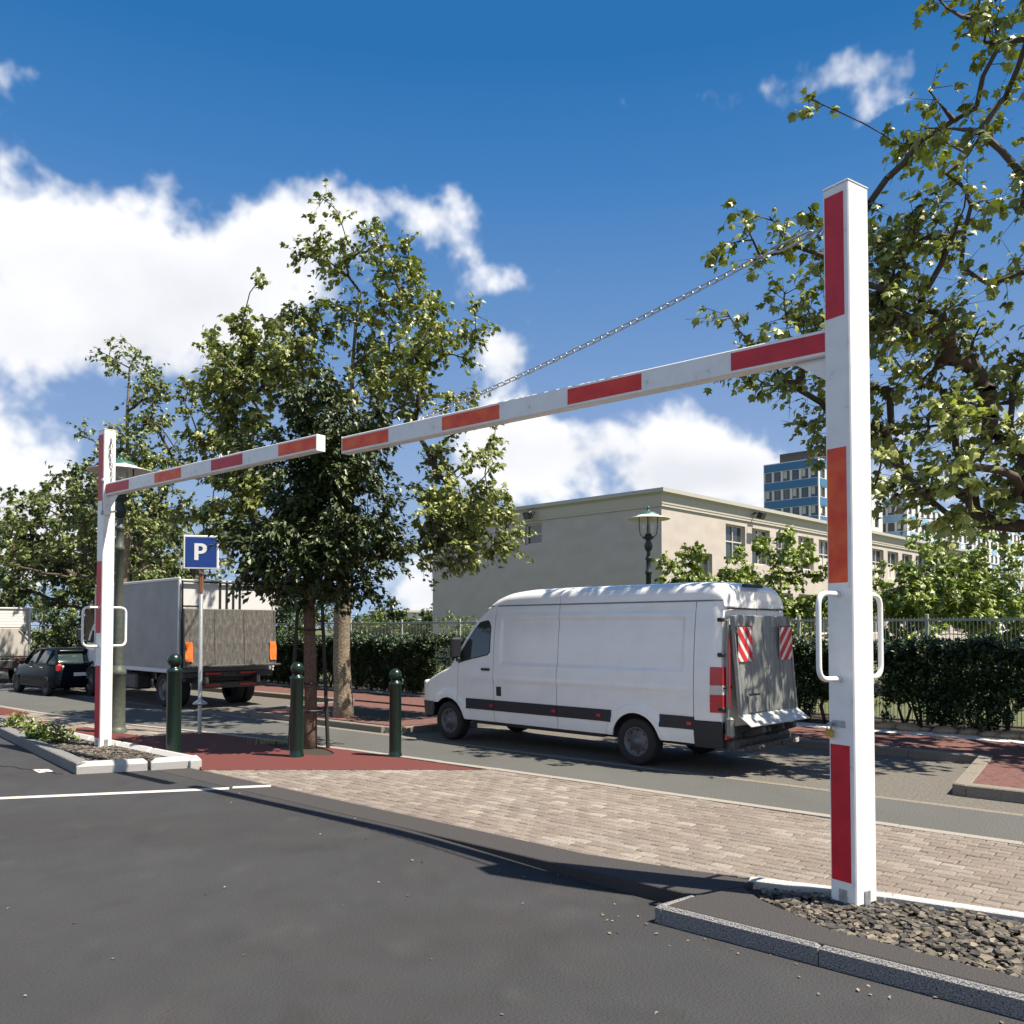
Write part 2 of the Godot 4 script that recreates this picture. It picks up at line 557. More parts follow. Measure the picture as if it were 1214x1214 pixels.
	M.lift_grey = textured(grain(33, 0.018, [[0.0, Color(0.15, 0.16, 0.155)], [0.45, Color(0.215, 0.23, 0.225)], [0.7, Color(0.26, 0.27, 0.265)], [1.0, Color(0.40, 0.41, 0.40)]], 512, 6), bumps(34, 0.09, 3.0), 0.8, 0.5, 0.4, false)
	M.lift_grey.metallic = 0.35
	M.lift_grey.uv1_scale = Vector3(1.6, 0.22, 1.6)
	M.lift_dirty = textured(grain(35, 0.02, [[0.0, Color(0.055, 0.053, 0.049)], [0.4, Color(0.083, 0.079, 0.072)], [0.65, Color(0.105, 0.10, 0.091)], [1.0, Color(0.19, 0.18, 0.165)]], 512, 6), bumps(36, 0.05, 3.0), 0.6, 0.6, 0.4, false)
	M.lift_dirty.uv1_scale = Vector3(1.3, 0.35, 1.3)
	M.steel_dark = textured(grain(37, 0.04, [[0.0, Color(0.02, 0.02, 0.021)], [0.6, Color(0.05, 0.05, 0.052)], [1.0, Color(0.13, 0.13, 0.13)]], 256, 4), null, 1.5, 0.5, 0.4, false)
	M.truck_grey = textured(grain(38, 0.006, [[0.0, Color(0.214, 0.21, 0.21)], [0.5, Color(0.249, 0.246, 0.246)], [1.0, Color(0.285, 0.281, 0.277)]], 512, 6), null, 0.4, 0.45, 0.3, false)
	M.box_beige = textured(grain(39, 0.006, [[0.0, Color(0.384, 0.356, 0.305)], [0.5, Color(0.444, 0.417, 0.368)], [1.0, Color(0.481, 0.462, 0.423)]], 512, 6), null, 0.4, 0.5, 0.3, false)
	M.orange_cloth = textured(grain(52, 0.03, [[0.0, Color(0.62, 0.10, 0.015)], [0.5, Color(0.75, 0.16, 0.02)], [1.0, Color(0.80, 0.24, 0.05)]], 256, 4), null, 2.0, 0.7, 0.3, false)
	M.lip_metal = textured(grain(59, 0.03, [[0.0, Color(0.35, 0.36, 0.36)], [1.0, Color(0.62, 0.63, 0.62)]], 256, 4), null, 2.0, 0.45, 0.3, false)
	M.lip_metal.metallic = 0.4
	M.truck_trim = mat(Color(0.58, 0.585, 0.59), 0.45)
	M.shutter = mat(Color(0.60, 0.61, 0.61), 0.5)
	M.flag_white = mat(Color(0.62, 0.62, 0.62), 0.6)
	M.flag_red = mat(Color(0.48, 0.02, 0.025), 0.6)
	M.stone = textured(grain(60, 0.05, [[0.0, Color(0.16, 0.12, 0.08)], [0.5, Color(0.29, 0.23, 0.155)], [1.0, Color(0.42, 0.35, 0.25)]], 256, 5), bumps(61, 0.05, 6.0), 2.0, 0.92, 0.8, false)
	M.stake = mat(Color(0.022, 0.020, 0.018), 0.8)
	M.car_dark = mat(Color(0.005, 0.007, 0.012), 0.22)
	M.car_dark.metallic_specular = 0.22
	# buildings
	M.render_beige = textured(grain(53, 0.008, [[0.0, Color(0.414, 0.374, 0.342)], [0.5, Color(0.464, 0.42, 0.39)], [1.0, Color(0.505, 0.464, 0.433)]], 512, 6), bumps(54, 0.12, 2.0), 0.25, 0.9, 0.3)
	M.cornice = mat(Color(0.46, 0.43, 0.375), 0.8)
	M.roof_edge = mat(Color(0.42, 0.41, 0.375), 0.6)
	M.window_frame = mat(Color(0.55, 0.54, 0.50), 0.6)
	M.window_glass = mat(Color(0.035, 0.042, 0.05), 0.06)
	M.window_glass.metallic_specular = 0.7
	M.blind = mat(Color(0.52, 0.50, 0.46), 0.8)
	M.block_white = mat(Color(0.62, 0.63, 0.64), 0.8)
	M.block_blue = mat(Color(0.045, 0.16, 0.33), 0.6)
	M.block_pale_blue = mat(Color(0.24, 0.40, 0.56), 0.7)
	M.fence_white = mat(Color(0.36, 0.39, 0.34), 0.55)
	# plants
	M.bark = textured(grain(55, 0.03, [[0.0, Color(0.07, 0.05, 0.035)], [0.4, Color(0.16, 0.125, 0.09)], [0.6, Color(0.26, 0.215, 0.15)], [1.0, Color(0.40, 0.35, 0.25)]], 512, 5), bumps(56, 0.04, 6.0), 1.1, 0.9, 0.9, false)
	M.bark_red = textured(grain(57, 0.035, [[0.0, Color(0.055, 0.032, 0.022)], [0.5, Color(0.13, 0.082, 0.058)], [1.0, Color(0.24, 0.165, 0.12)]], 512, 5), bumps(58, 0.06, 7.0), 1.4, 0.95, 0.9, false)
	M.twig = mat(Color(0.075, 0.058, 0.043), 0.9)
	M.leaf = leaf_material(0.40, Color(0.28, 0.34, 0.05))
	M.leaf_dark = leaf_material(0.46, Color(0.03, 0.045, 0.008))
	M.grass = leaf_material(0.6, Color(0.20, 0.22, 0.05))
	M.grass.vertex_color_use_as_albedo = false
	M.grass.albedo_color = Color(0.26, 0.29, 0.09).linear_to_srgb()
	M.leaf_dry = mat(Color(1, 1, 1), 0.85)
	M.leaf_dry.vertex_color_use_as_albedo = true
	M.petal = mat(Color(0.62, 0.22, 0.24), 0.7)


func leaf_material(rough: float, through: Color) -> StandardMaterial3D:
	var m := mat(Color(1, 1, 1), rough)
	m.vertex_color_use_as_albedo = true
	m.backlight_enabled = true
	m.backlight = through.linear_to_srgb()
	m.cull_mode = BaseMaterial3D.CULL_DISABLED
	return m


# ------------------------------------------------------------------ ground, road, paving

func dip(s: float, t: float) -> float:        # the car park falls away a little beside the right-hand planter
	return -0.11 * smoothstep(-6.6, -3.2, s) * smoothstep(8.0, 5.0, t)


func grid_sheet(st: SurfaceTool, s0: float, s1: float, t0: float, t1: float, step: float, height: Callable, tint: Callable, outline := PackedVector2Array()) -> void:
	var ns := int(ceil((s1 - s0) / step))
	var nt := int(ceil((t1 - t0) / step))
	for i in ns:
		for j in nt:
			var a := Vector2(lerpf(s0, s1, float(i) / ns), lerpf(t0, t1, float(j) / nt))
			var b := Vector2(lerpf(s0, s1, float(i + 1) / ns), lerpf(t0, t1, float(j + 1) / nt))
			var cell := PackedVector2Array([a, Vector2(b.x, a.y), b, Vector2(a.x, b.y)])
			var polys: Array[PackedVector2Array] = [cell]
			if outline.size():
				polys = Geometry2D.intersect_polygons(cell, outline)
			for poly in polys:
				var idx := Geometry2D.triangulate_polygon(poly)
				for k in range(0, idx.size(), 3):
					var v: Array[Vector3] = []
					var c: Array[Color] = []
					for q in 3:
						var p := poly[idx[k + q]]
						v.append(at(p.x, p.y, height.call(p.x, p.y)))
						c.append(tint.call(p.x, p.y))
					var flip := (v[1] - v[0]).cross(v[2] - v[0]).y < 0.0
					for q in ([0, 1, 2] if flip else [0, 2, 1]):
						st.set_color(c[q])
						st.add_vertex(v[q])


func road_edge(s: float) -> float:             # where the paving ends and the carriageway begins
	var ks := [[-60.0, 7.3], [-30.0, 7.5], [-21.0, 7.55], [-17.5, 7.75], [-14.7, 8.2], [-11.0, 8.52], [-8.0, 8.66], [-1.75, 8.8], [14.0, 8.9]]
	for k in ks.size() - 1:
		if s <= ks[k + 1][0]:
			return lerpf(ks[k][1], ks[k + 1][1], clampf((s - ks[k][0]) / (ks[k + 1][0] - ks[k][0]), 0.0, 1.0))
	return 8.9


func edge_points(s0: float, s1: float, shift := 0.0) -> Array:
	var out := []
	for v in [-60.0, -30.0, -21.0, -17.5, -14.7, -11.0, -8.0, -1.75, 14.0]:
		if v > s0 + 0.01 and v < s1 - 0.01:
			out.append(Vector2(v, road_edge(v) + shift))
	out.push_front(Vector2(s0, road_edge(s0) + shift))
	out.append(Vector2(s1, road_edge(s1) + shift))
	return out


func make_ground() -> void:
	var st := mb()
	for k in 48:
		var a := TAU * k / 48
		var b := TAU * (k + 1) / 48
		tri(st, Vector3(0, -0.25, 0), Vector3(cos(b) * 1500.0, -0.25, sin(b) * 1500.0), Vector3(cos(a) * 1500.0, -0.25, sin(a) * 1500.0))
	structure("ground", st, M.land)

	var patch := noise(61, 0.22, 4)
	var blot := noise(62, 1.6, 4)
	var worn := noise(63, 0.55, 3)
	var spots := noise(64, 0.9, 2)
	var grit := noise(65, 3.2, 3)
	var lot_tint := func(s: float, t: float) -> Color:
		var p := at(s, t)
		var n := patch.get_noise_2d(p.x * 0.7, p.z * 1.6)
		var v := 0.062 * (1.0 + 0.24 * n + 0.16 * blot.get_noise_2d(p.x, p.z))
		var seam := smoothstep(-0.15, 0.15, n + 0.5 * blot.get_noise_2d(p.x * 0.4, p.z * 0.4))
		var w := maxf(0.0, worn.get_noise_2d(p.x + 40.0, p.z * 2.2) - 0.25) * 0.6
		var oil := smoothstep(0.34, 0.62, spots.get_noise_2d(p.x * 1.6, p.z * 1.6)) * 0.16
		w += maxf(0.0, grit.get_noise_2d(p.x, p.z) - 0.38) * 1.3
		v *= 1.0 - oil
		return Color(v * (0.985 - 0.04 * seam) + w * 0.05, v * (0.975 + 0.01 * seam) + w * 0.048, v * (1.06 + 0.05 * seam) + w * 0.046)
	st = mb(true)
	grid_sheet(st, -16.0, 6.0, -1.0, 5.49, 0.12, dip, lot_tint)
	for strip in [[-60.0, -16.0, -30.0, 5.49], [6.0, 30.0, -30.0, 5.49], [-16.0, 6.0, -30.0, -1.0]]:
		grid_sheet(st, strip[0], strip[1], strip[2], strip[3], 2.0, dip, lot_tint)
	structure("car_park_asphalt", st, M.asphalt)

	# hairline cracks sealed with tar
	st = mb()
	var cr := RandomNumberGenerator.new()
	cr.seed = 15
	for c in [[Vector2(-13.6, 4.2), Vector2(-11.9, 4.55), 0.02]]:
		var last: Vector2 = c[0]
		var n := 26
		for k in range(1, n + 1):
			var q: Vector2 = (c[0] as Vector2).lerp(c[1], float(k) / n) + Vector2(cr.randf_range(-1, 1), cr.randf_range(-1, 1)) * (0.035 if k < n else 0.0)
			var w: Vector2 = (q - last).orthogonal().normalized() * c[2] * cr.randf_range(0.4, 1.0)
			var a := at(last.x - w.x, last.y - w.y, dip(last.x, last.y) + 0.004)
			var b := at(last.x + w.x, last.y + w.y, dip(last.x, last.y) + 0.004)
			var d := at(q.x - w.x, q.y - w.y, dip(q.x, q.y) + 0.004)
			var e := at(q.x + w.x, q.y + w.y, dip(q.x, q.y) + 0.004)
			quad_out(st, a, b, e, d, (a + e) * 0.5 - Vector3.UP)
			last = q
	var cracks := structure("asphalt_cracks", st, M.tar)
	cracks.set_meta("kind", "stuff")
	tag(cracks, "thin dark tar-sealed crack in the asphalt beside the left kerb", "crack")

	# the narrow asphalt strip between the car park and the setts; its edge stands proud where the car park falls away
	st = mb()
	slab(st, [Vector2(-11.3, 5.49), Vector2(-3.15, 5.49), Vector2(-3.0, 5.9), Vector2(-2.95, 6.2), Vector2(-3.05, 6.1), Vector2(-4.4, 5.88), Vector2(-11.1, 5.9)], 0.006, -0.2, 0.008)
	structure("asphalt_strip", st, M.strip)

	var road_tint := func(s: float, t: float) -> Color:
		var p := at(s, t)
		var v := 0.117 * (1.0 + 0.14 * patch.get_noise_2d(s * 0.5, t * 3.0) + 0.10 * blot.get_noise_2d(p.x, p.z))
		return Color(v * 0.97, v * 1.0, v * 0.96)
	st = mb(true)
	var outline := PackedVector2Array(edge_points(-60.0, 14.0))
	outline.append(Vector2(14.0, 10.0))
	outline.append(Vector2(-60.0, 10.0))
	grid_sheet(st, -24.0, 8.0, 7.0, 10.0, 0.4, func(_s: float, _t: float) -> float: return 0.0, road_tint, outline)
	grid_sheet(st, -60.0, -24.0, 7.0, 10.0, 3.0, func(_s: float, _t: float) -> float: return 0.0, road_tint, outline)
	structure("road", st, M.road)

	# parking bays and the pavement beyond
	st = mb()
	slab(st, [Vector2(-60, 10.12), Vector2(14, 10.12), Vector2(14, 13.5), Vector2(-60, 13.5)], -0.004, -0.2)
	structure("parking_bay", st, M.bay)
	st = mb()
	slab(st, [Vector2(-60, 13.6), Vector2(14, 13.6), Vector2(14, 15.35), Vector2(-60, 15.35)], 0.115, -0.2)
	slab(st, [Vector2(-16.8, 10.5), Vector2(-12.2, 10.5), Vector2(-11.6, 13.41), Vector2(-17.4, 13.41)], 0.10, -0.2)
	slab(st, [Vector2(-2.72, 10.92), Vector2(14, 10.92), Vector2(14, 13.41), Vector2(-3.05, 13.41)], 0.115, -0.2)
	structure("pavement", st, M.red_walk)
	st = mb()
	slab(st, [Vector2(-60, 15.36), Vector2(14, 15.36), Vector2(14, 16.0), Vector2(-60, 16.0)], 0.112, -0.2)
	structure("footpath", st, M.road)
	st = mb()
	slab(st, [Vector2(-60, 16.0), Vector2(14, 16.0), Vector2(14, 18.2), Vector2(-60, 18.2)], 0.10, -0.2)
	slab(st, [Vector2(-15.6, 10.9), Vector2(-12.9, 10.9), Vector2(-12.7, 12.6), Vector2(-15.8, 12.6)], 0.112, -0.2)
	structure("planting_soil", st, M.soil)
	st = mb()
	slab(st, [Vector2(-90, 18.2), Vector2(40, 18.2), Vector2(60, 120), Vector2(-120, 120)], 0.05, -0.2)
	structure("lawn", st, M.land)

	# red asphalt of the footway, with the hole for the street tree
	st = mb()
	var pit := tree_pit()
	var red := [Vector2(-17.2, 6.08), Vector2(-11.2, 6.08), Vector2(-10.85, 5.92), Vector2(-8.05, 8.44)]
	var back := edge_points(-14.7, -8.05, -0.13)
	back.reverse()
	red.append_array(back.slice(1))
	red.append_array([Vector2(-14.9, 7.05), Vector2(-17.2, 7.0)])
	var holed := Geometry2D.clip_polygons(ccw(PackedVector2Array(red)), ccw(pit))
	var outer := ccw(PackedVector2Array(red))
	# cut the ring into two pieces so that each is a plain polygon
	for half in [PackedVector2Array([Vector2(-11.62, 0), Vector2(-30, 0), Vector2(-30, 20), Vector2(-11.62, 20)]), PackedVector2Array([Vector2(-11.62, 0), Vector2(10, 0), Vector2(10, 20), Vector2(-11.62, 20)])]:
		for piece in Geometry2D.intersect_polygons(outer, ccw(half)):
			for q in Geometry2D.clip_polygons(piece, ccw(pit)):
				slab(st, Array(q), 0.004, -0.05)
	slab(st, [Vector2(-1.2, 6.62), Vector2(8, 6.62), Vector2(8, 8.6), Vector2(0.9, 8.6)], 0.004, -0.05)
	structure("red_footway", st, M.red_path)
	st = mb()
	slab(st, Array(pit), -0.012, -0.1)
	structure("tree_pit", st, M.soil)
	st = mb()
	slab(st, [Vector2(-24.5, 6.6), Vector2(-20.6, 6.75), Vector2(-20.4, 7.0), Vector2(-21.0, 7.3), Vector2(-24.5, 7.35)], 0.012, -0.05)
	structure("red_island", st, M.red_path)

	# white parking line, in two strokes with a small gap
	st = mb()
	var l0 := Vector2(-11.5, 2.3)
	var l1 := Vector2(-9.36, 5.46)
	var across := (l1 - l0).orthogonal().normalized() * 0.07
	slab(st, [l0 - across, l1 - across, l1 + across, l0 + across], 0.004, 0.004)
	var m0 := Vector2(-9.35, 5.5)
	var m1 := Vector2(-9.1, 5.86)
	slab(st, [m0 - across, m1 - across, m1 + across, m0 + across], 0.0105, 0.0105)
	slab(st, [Vector2(-12.6, 4.42), Vector2(-12.22, 4.38), Vector2(-12.2, 4.55), Vector2(-12.45, 4.58)], 0.004, 0.004)
	structure("parking_line", st, M.line_paint)


func tree_pit() -> PackedVector2Array:
	var pit := PackedVector2Array()
	for k in 22:
		var a := TAU * k / 22
		pit.append(Vector2(-11.62 + cos(a) * 0.95, 8.02 + sin(a) * 0.30 - 0.14 * cos(a)))
	return pit


func paver_mesh(size: Vector2, seed_: int) -> SurfaceTool:
	var r := RandomNumberGenerator.new()
	r.seed = seed_
	var st := mb()
	var hx := size.x * 0.5
	var hz := size.y * 0.5
	var ch := 0.009
	var top: Array[Vector3] = []
	var rim: Array[Vector3] = []
	var low: Array[Vector3] = []
	for c in [Vector2(-1, -1), Vector2(-1, 1), Vector2(1, 1), Vector2(1, -1)]:
		var wob := Vector2(r.randf_range(-0.004, 0.004), r.randf_range(-0.004, 0.004))
		top.append(Vector3(c.x * (hx - ch) + wob.x, r.randf_range(-0.0025, 0.0025), c.y * (hz - ch) + wob.y))
		rim.append(Vector3(c.x * hx + wob.x, -0.008, c.y * hz + wob.y))
		low.append(Vector3(c.x * hx + wob.x, -0.05, c.y * hz + wob.y))
	quad(st, top[0], top[1], top[2], top[3])
	for k in 4:
		var l := (k + 1) % 4
		quad(st, rim[k], rim[l], top[l], top[k])
		quad(st, low[k], low[l], rim[l], rim[k])
	return st


func make_paving() -> void:
	# setts: a bed with open joints and every stone laid on it
	var bed := [Vector2(-10.9, 5.9), Vector2(-4.4, 5.885), Vector2(-3.05, 6.16), Vector2(-1.3, 6.62), Vector2(0.85, 8.62)]
	var back := edge_points(-8.05, 0.85, -0.13)
	back.reverse()
	bed.append_array(back.slice(1))
	var st := mb()
	slab(st, bed, -0.012, -0.1)
	var sett_bed := structure("paved_crossing", st, M.joint)
	var area := PackedVector2Array(bed)
	area = ccw(area)
	var ps := 0.175
	var pt := 0.122
	var whole: Array = []
	var cut := mb()
	var rr := RandomNumberGenerator.new()
	rr.seed = 21
	var tone := noise(71, 0.6, 3)
	var row := 0
	var t := 5.80
	while t < 8.9:
		var s := -11.2 + (ps * 0.5 if row % 2 else 0.0) + rr.randf_range(-0.012, 0.012)
		while s < 1.0:
			var cell := PackedVector2Array([Vector2(s + 0.004, t + 0.004), Vector2(s + ps - 0.004, t + 0.004), Vector2(s + ps - 0.004, t + pt - 0.004), Vector2(s + 0.004, t + pt - 0.004)])
			var got := Geometry2D.intersect_polygons(cell, area)
			if got.size() == 1:
				var a := 0.0
				for k in got[0].size():
					var p: Vector2 = got[0][k]
					var q: Vector2 = got[0][(k + 1) % got[0].size()]
					a += p.cross(q) * 0.5
				a = absf(a)
				var k2 := pick_tone(rr, tone, s, t)
				if a > 0.99 * (ps - 0.008) * (pt - 0.008):
					whole.append([at(s + ps * 0.5, t + pt * 0.5, rr.randf_range(-0.003, 0.003)), k2])
				elif a > 0.0035:
					cut.set_color(M.paver_tint[k2] * rr.randf_range(1.2, 1.45))
					slab(cut, Array(got[0]), rr.randf_range(-0.002, 0.002), -0.05, 0.006)
			s += ps
		t += pt
		row += 1
	whole.sort_custom(func(a: Array, b: Array) -> bool: return view_rank(a[0]) < view_rank(b[0]))
	var meshes: Array = []
	for v in 4:
		for k in 7:
			meshes.append(finish(paver_mesh(Vector2(ps - 0.008, pt - 0.008), 100 + v), M.paver[k]))
	var turn := Basis(Vector3.UP, deg_to_rad(-STREET))
	for k in whole.size():
		var w: Array = whole[k]
		var b := turn * Basis(Vector3.UP, rr.randf_range(-0.012, 0.012) + (PI if rr.randf() < 0.5 else 0.0)) * Basis(Vector3.RIGHT, rr.randf_range(-0.010, 0.010))
		if k < 300:
			put("paver", meshes[rr.randi_range(0, 3) * 7 + w[1]], sett_bed, Transform3D(b, w[0]))
		else:
			var one := paver_mesh(Vector2(ps - 0.008, pt - 0.008), 100 + k % 9)
			var src := one.commit_to_arrays()
			var c: Color = M.paver_tint[w[1]] * rr.randf_range(1.2, 1.45)
			var xf := Transform3D(b, w[0])
			for p in src[Mesh.ARRAY_VERTEX]:
				cut.set_color(c)
				cut.add_vertex(xf * p)
	var rest := build("far_pavers", cut, M.paver_stuff, sett_bed)
	rest.set_meta("kind", "stuff")

	# the beige footway to the left, the same setts further off
	st = mb()
	var band := [Vector2(-34, 6.3), Vector2(-17.25, 6.3), Vector2(-17.25, 7.02), Vector2(-14.92, 7.08), Vector2(-14.75, 8.0)]
	back = edge_points(-34.0, -14.75, -0.13)
	back.reverse()
	band.append_array(back.slice(1))
	slab(st, band, -0.012, -0.1)
	var walk := structure("paved_footway", st, M.joint)
	area = ccw(PackedVector2Array(band))
	cut = mb()
	t = 6.3
	row = 0
	while t < 8.2:
		var s := -34.0 + (ps * 0.5 if row % 2 else 0.0)
		while s < -14.6:
			var cell := PackedVector2Array([Vector2(s + 0.004, t + 0.004), Vector2(s + ps - 0.004, t + 0.004), Vector2(s + ps - 0.004, t + pt - 0.004), Vector2(s + 0.004, t + pt - 0.004)])
			for got in Geometry2D.intersect_polygons(cell, area):
				cut.set_color(M.paver_tint[pick_tone(rr, tone, s, t)] * rr.randf_range(1.35, 1.6))
				slab(cut, Array(got), rr.randf_range(-0.002, 0.002), -0.05, 0.006)
			s += ps
		t += pt
		row += 1
	rest = build("pavers", cut, M.paver_stuff, walk)
	rest.set_meta("kind", "stuff")


func view_rank(p: Vector3) -> float:          # nearest first, things outside the frame last
	var d := -p.z
	var off := 0.0
	if d < 0.3 or absf(p.x) > d * 0.6 or (1.9 - p.y) > d * 0.48 or p.y - 1.9 > d * 0.73:
		off = 1000.0
	return off + p.distance_to(Vector3(0, 1.9, 0))


func pick_tone(rr: RandomNumberGenerator, tone: FastNoiseLite, s: float, t: float) -> int:
	var v := tone.get_noise_2d(s, t * 1.6) * 0.7 + rr.randf_range(-0.85, 0.85)
	if v < -0.55: return 2
	if v < -0.25: return 5
	if v < 0.0: return 0
	if v < 0.22: return 4
	if v < 0.5: return 1
	if v < 0.8: return 3
	return 6


# ------------------------------------------------------------------ kerbs and planters

func kerb_run(parent: Node, called: String, line: Array, width: float, top: float, stone: float, m: Material, ch := 0.012, bottom := -0.2) -> void:   # stones along a line, to its right-hand side
	for k in line.size() - 1:
		var a: Vector2 = line[k]
		var b: Vector2 = line[k + 1]
		var dir := (b - a).normalized()
		var side := Vector2(dir.y, -dir.x) * width
		var n := maxi(1, int(round(a.distance_to(b) / stone)))
		for i in n:
			var p := a.lerp(b, float(i) / n) + dir * 0.004
			var q := a.lerp(b, float(i + 1) / n) - dir * 0.004
			var st := mb()
			slab(st, [p, q, q + side, p + side], top + rng.randf_range(-0.002, 0.002), bottom, ch)
			build(called, st, m, parent)


func make_kerbs() -> void:
	# flush stones between the paving and the carriageway
	var edge := Node3D.new()
	edge.name = "road_edging"
	add_child(edge)
	edge.set_meta("kind", "structure")
	kerb_run(edge, "edging_stone", edge_points(-34.0, 10.0), 0.12, 0.006, 1.0, M.kerb_line, 0.004)
	var gutter := Node3D.new()
	gutter.name = "gutter"
	add_child(gutter)
	gutter.set_meta("kind", "structure")
	kerb_run(gutter, "gutter_stone", [Vector2(-34, 10.12), Vector2(10, 10.12)], 0.11, 0.003, 1.0, M.concrete, 0.004)
	# raised kerbs on the far side
	var kerb := Node3D.new()
	kerb.name = "far_kerb"
	add_child(kerb)
	kerb.set_meta("kind", "structure")
	kerb_run(kerb, "kerb_stone", [Vector2(-40, 13.6), Vector2(-17.4, 13.6)], 0.18, 0.12, 1.0, M.concrete)
	kerb_run(kerb, "kerb_stone", [Vector2(-17.4, 13.42), Vector2(-16.98, 10.5), Vector2(-16.7, 10.36), Vector2(-12.3, 10.36), Vector2(-12.05, 10.5), Vector2(-11.4, 13.42)], 0.14, 0.11, 0.9, M.concrete)
	kerb_run(kerb, "kerb_stone", [Vector2(-11.4, 13.6), Vector2(-3.1, 13.6)], 0.18, 0.12, 1.0, M.concrete)
	kerb_run(kerb, "kerb_stone", [Vector2(-3.2, 13.42), Vector2(-2.85, 10.78), Vector2(-2.7, 10.74), Vector2(10, 10.74)], -0.18, 0.13, 1.0, M.concrete)


func chip_mesh(seed_: int) -> ArrayMesh:
	var r := RandomNumberGenerator.new()
	r.seed = seed_
	var st := mb()
	var n := 5
	var a: Array[Vector3] = []
	var b: Array[Vector3] = []
	for k in n:
		var u := TAU * k / n + r.randf_range(-0.35, 0.35)
		var q := r.randf_range(0.55, 1.0)
		a.append(Vector3(cos(u) * q, -0.22, -sin(u) * q * 0.7))
		b.append(Vector3(cos(u) * q * 0.85, 0.18 + r.randf_range(-0.12, 0.12), -sin(u) * q * 0.6))
	for k in range(1, n - 1):
		tri(st, b[0], b[k], b[k + 1])
		tri(st, a[0], a[k + 1], a[k])
	for k in n:
		quad(st, a[k], a[(k + 1) % n], b[(k + 1) % n], b[k])
	return finish(st, M.chip)


func scatter_chips(called: String, poly: PackedVector2Array, count: int, y: float, size: float, tints: Array, label: String) -> void:
	var lo := poly[0]
	var hi := poly[0]
	for p in poly:
		lo = lo.min(p)
		hi = hi.max(p)
	var root := thing(called, label, "gravel")
	root.set_meta("kind", "stuff")
	for variant in 3:
		var places: Array[Transform3D] = []
		var colors := PackedColorArray()
		while places.size() < count / 3:
			var p := Vector2(rng.randf_range(lo.x, hi.x), rng.randf_range(lo.y, hi.y))
			if not Geometry2D.is_point_in_polygon(p, poly):
				continue
			var b := Basis.from_euler(Vector3(rng.randf_range(-0.45, 0.45), rng.randf_range(0, TAU), rng.randf_range(-0.45, 0.45))).scaled(Vector3(1.0, 0.62, 1.0) * size * rng.randf_range(0.45, 1.3))
			places.append(Transform3D(b, at(p.x, p.y, y + rng.randf_range(0.0, size * 0.7))))
			colors.append((tints[rng.randi_range(0, tints.size() - 1)] as Color) * rng.randf_range(0.7, 1.25))
		copies("chips", root, chip_mesh(200 + variant), places, colors)


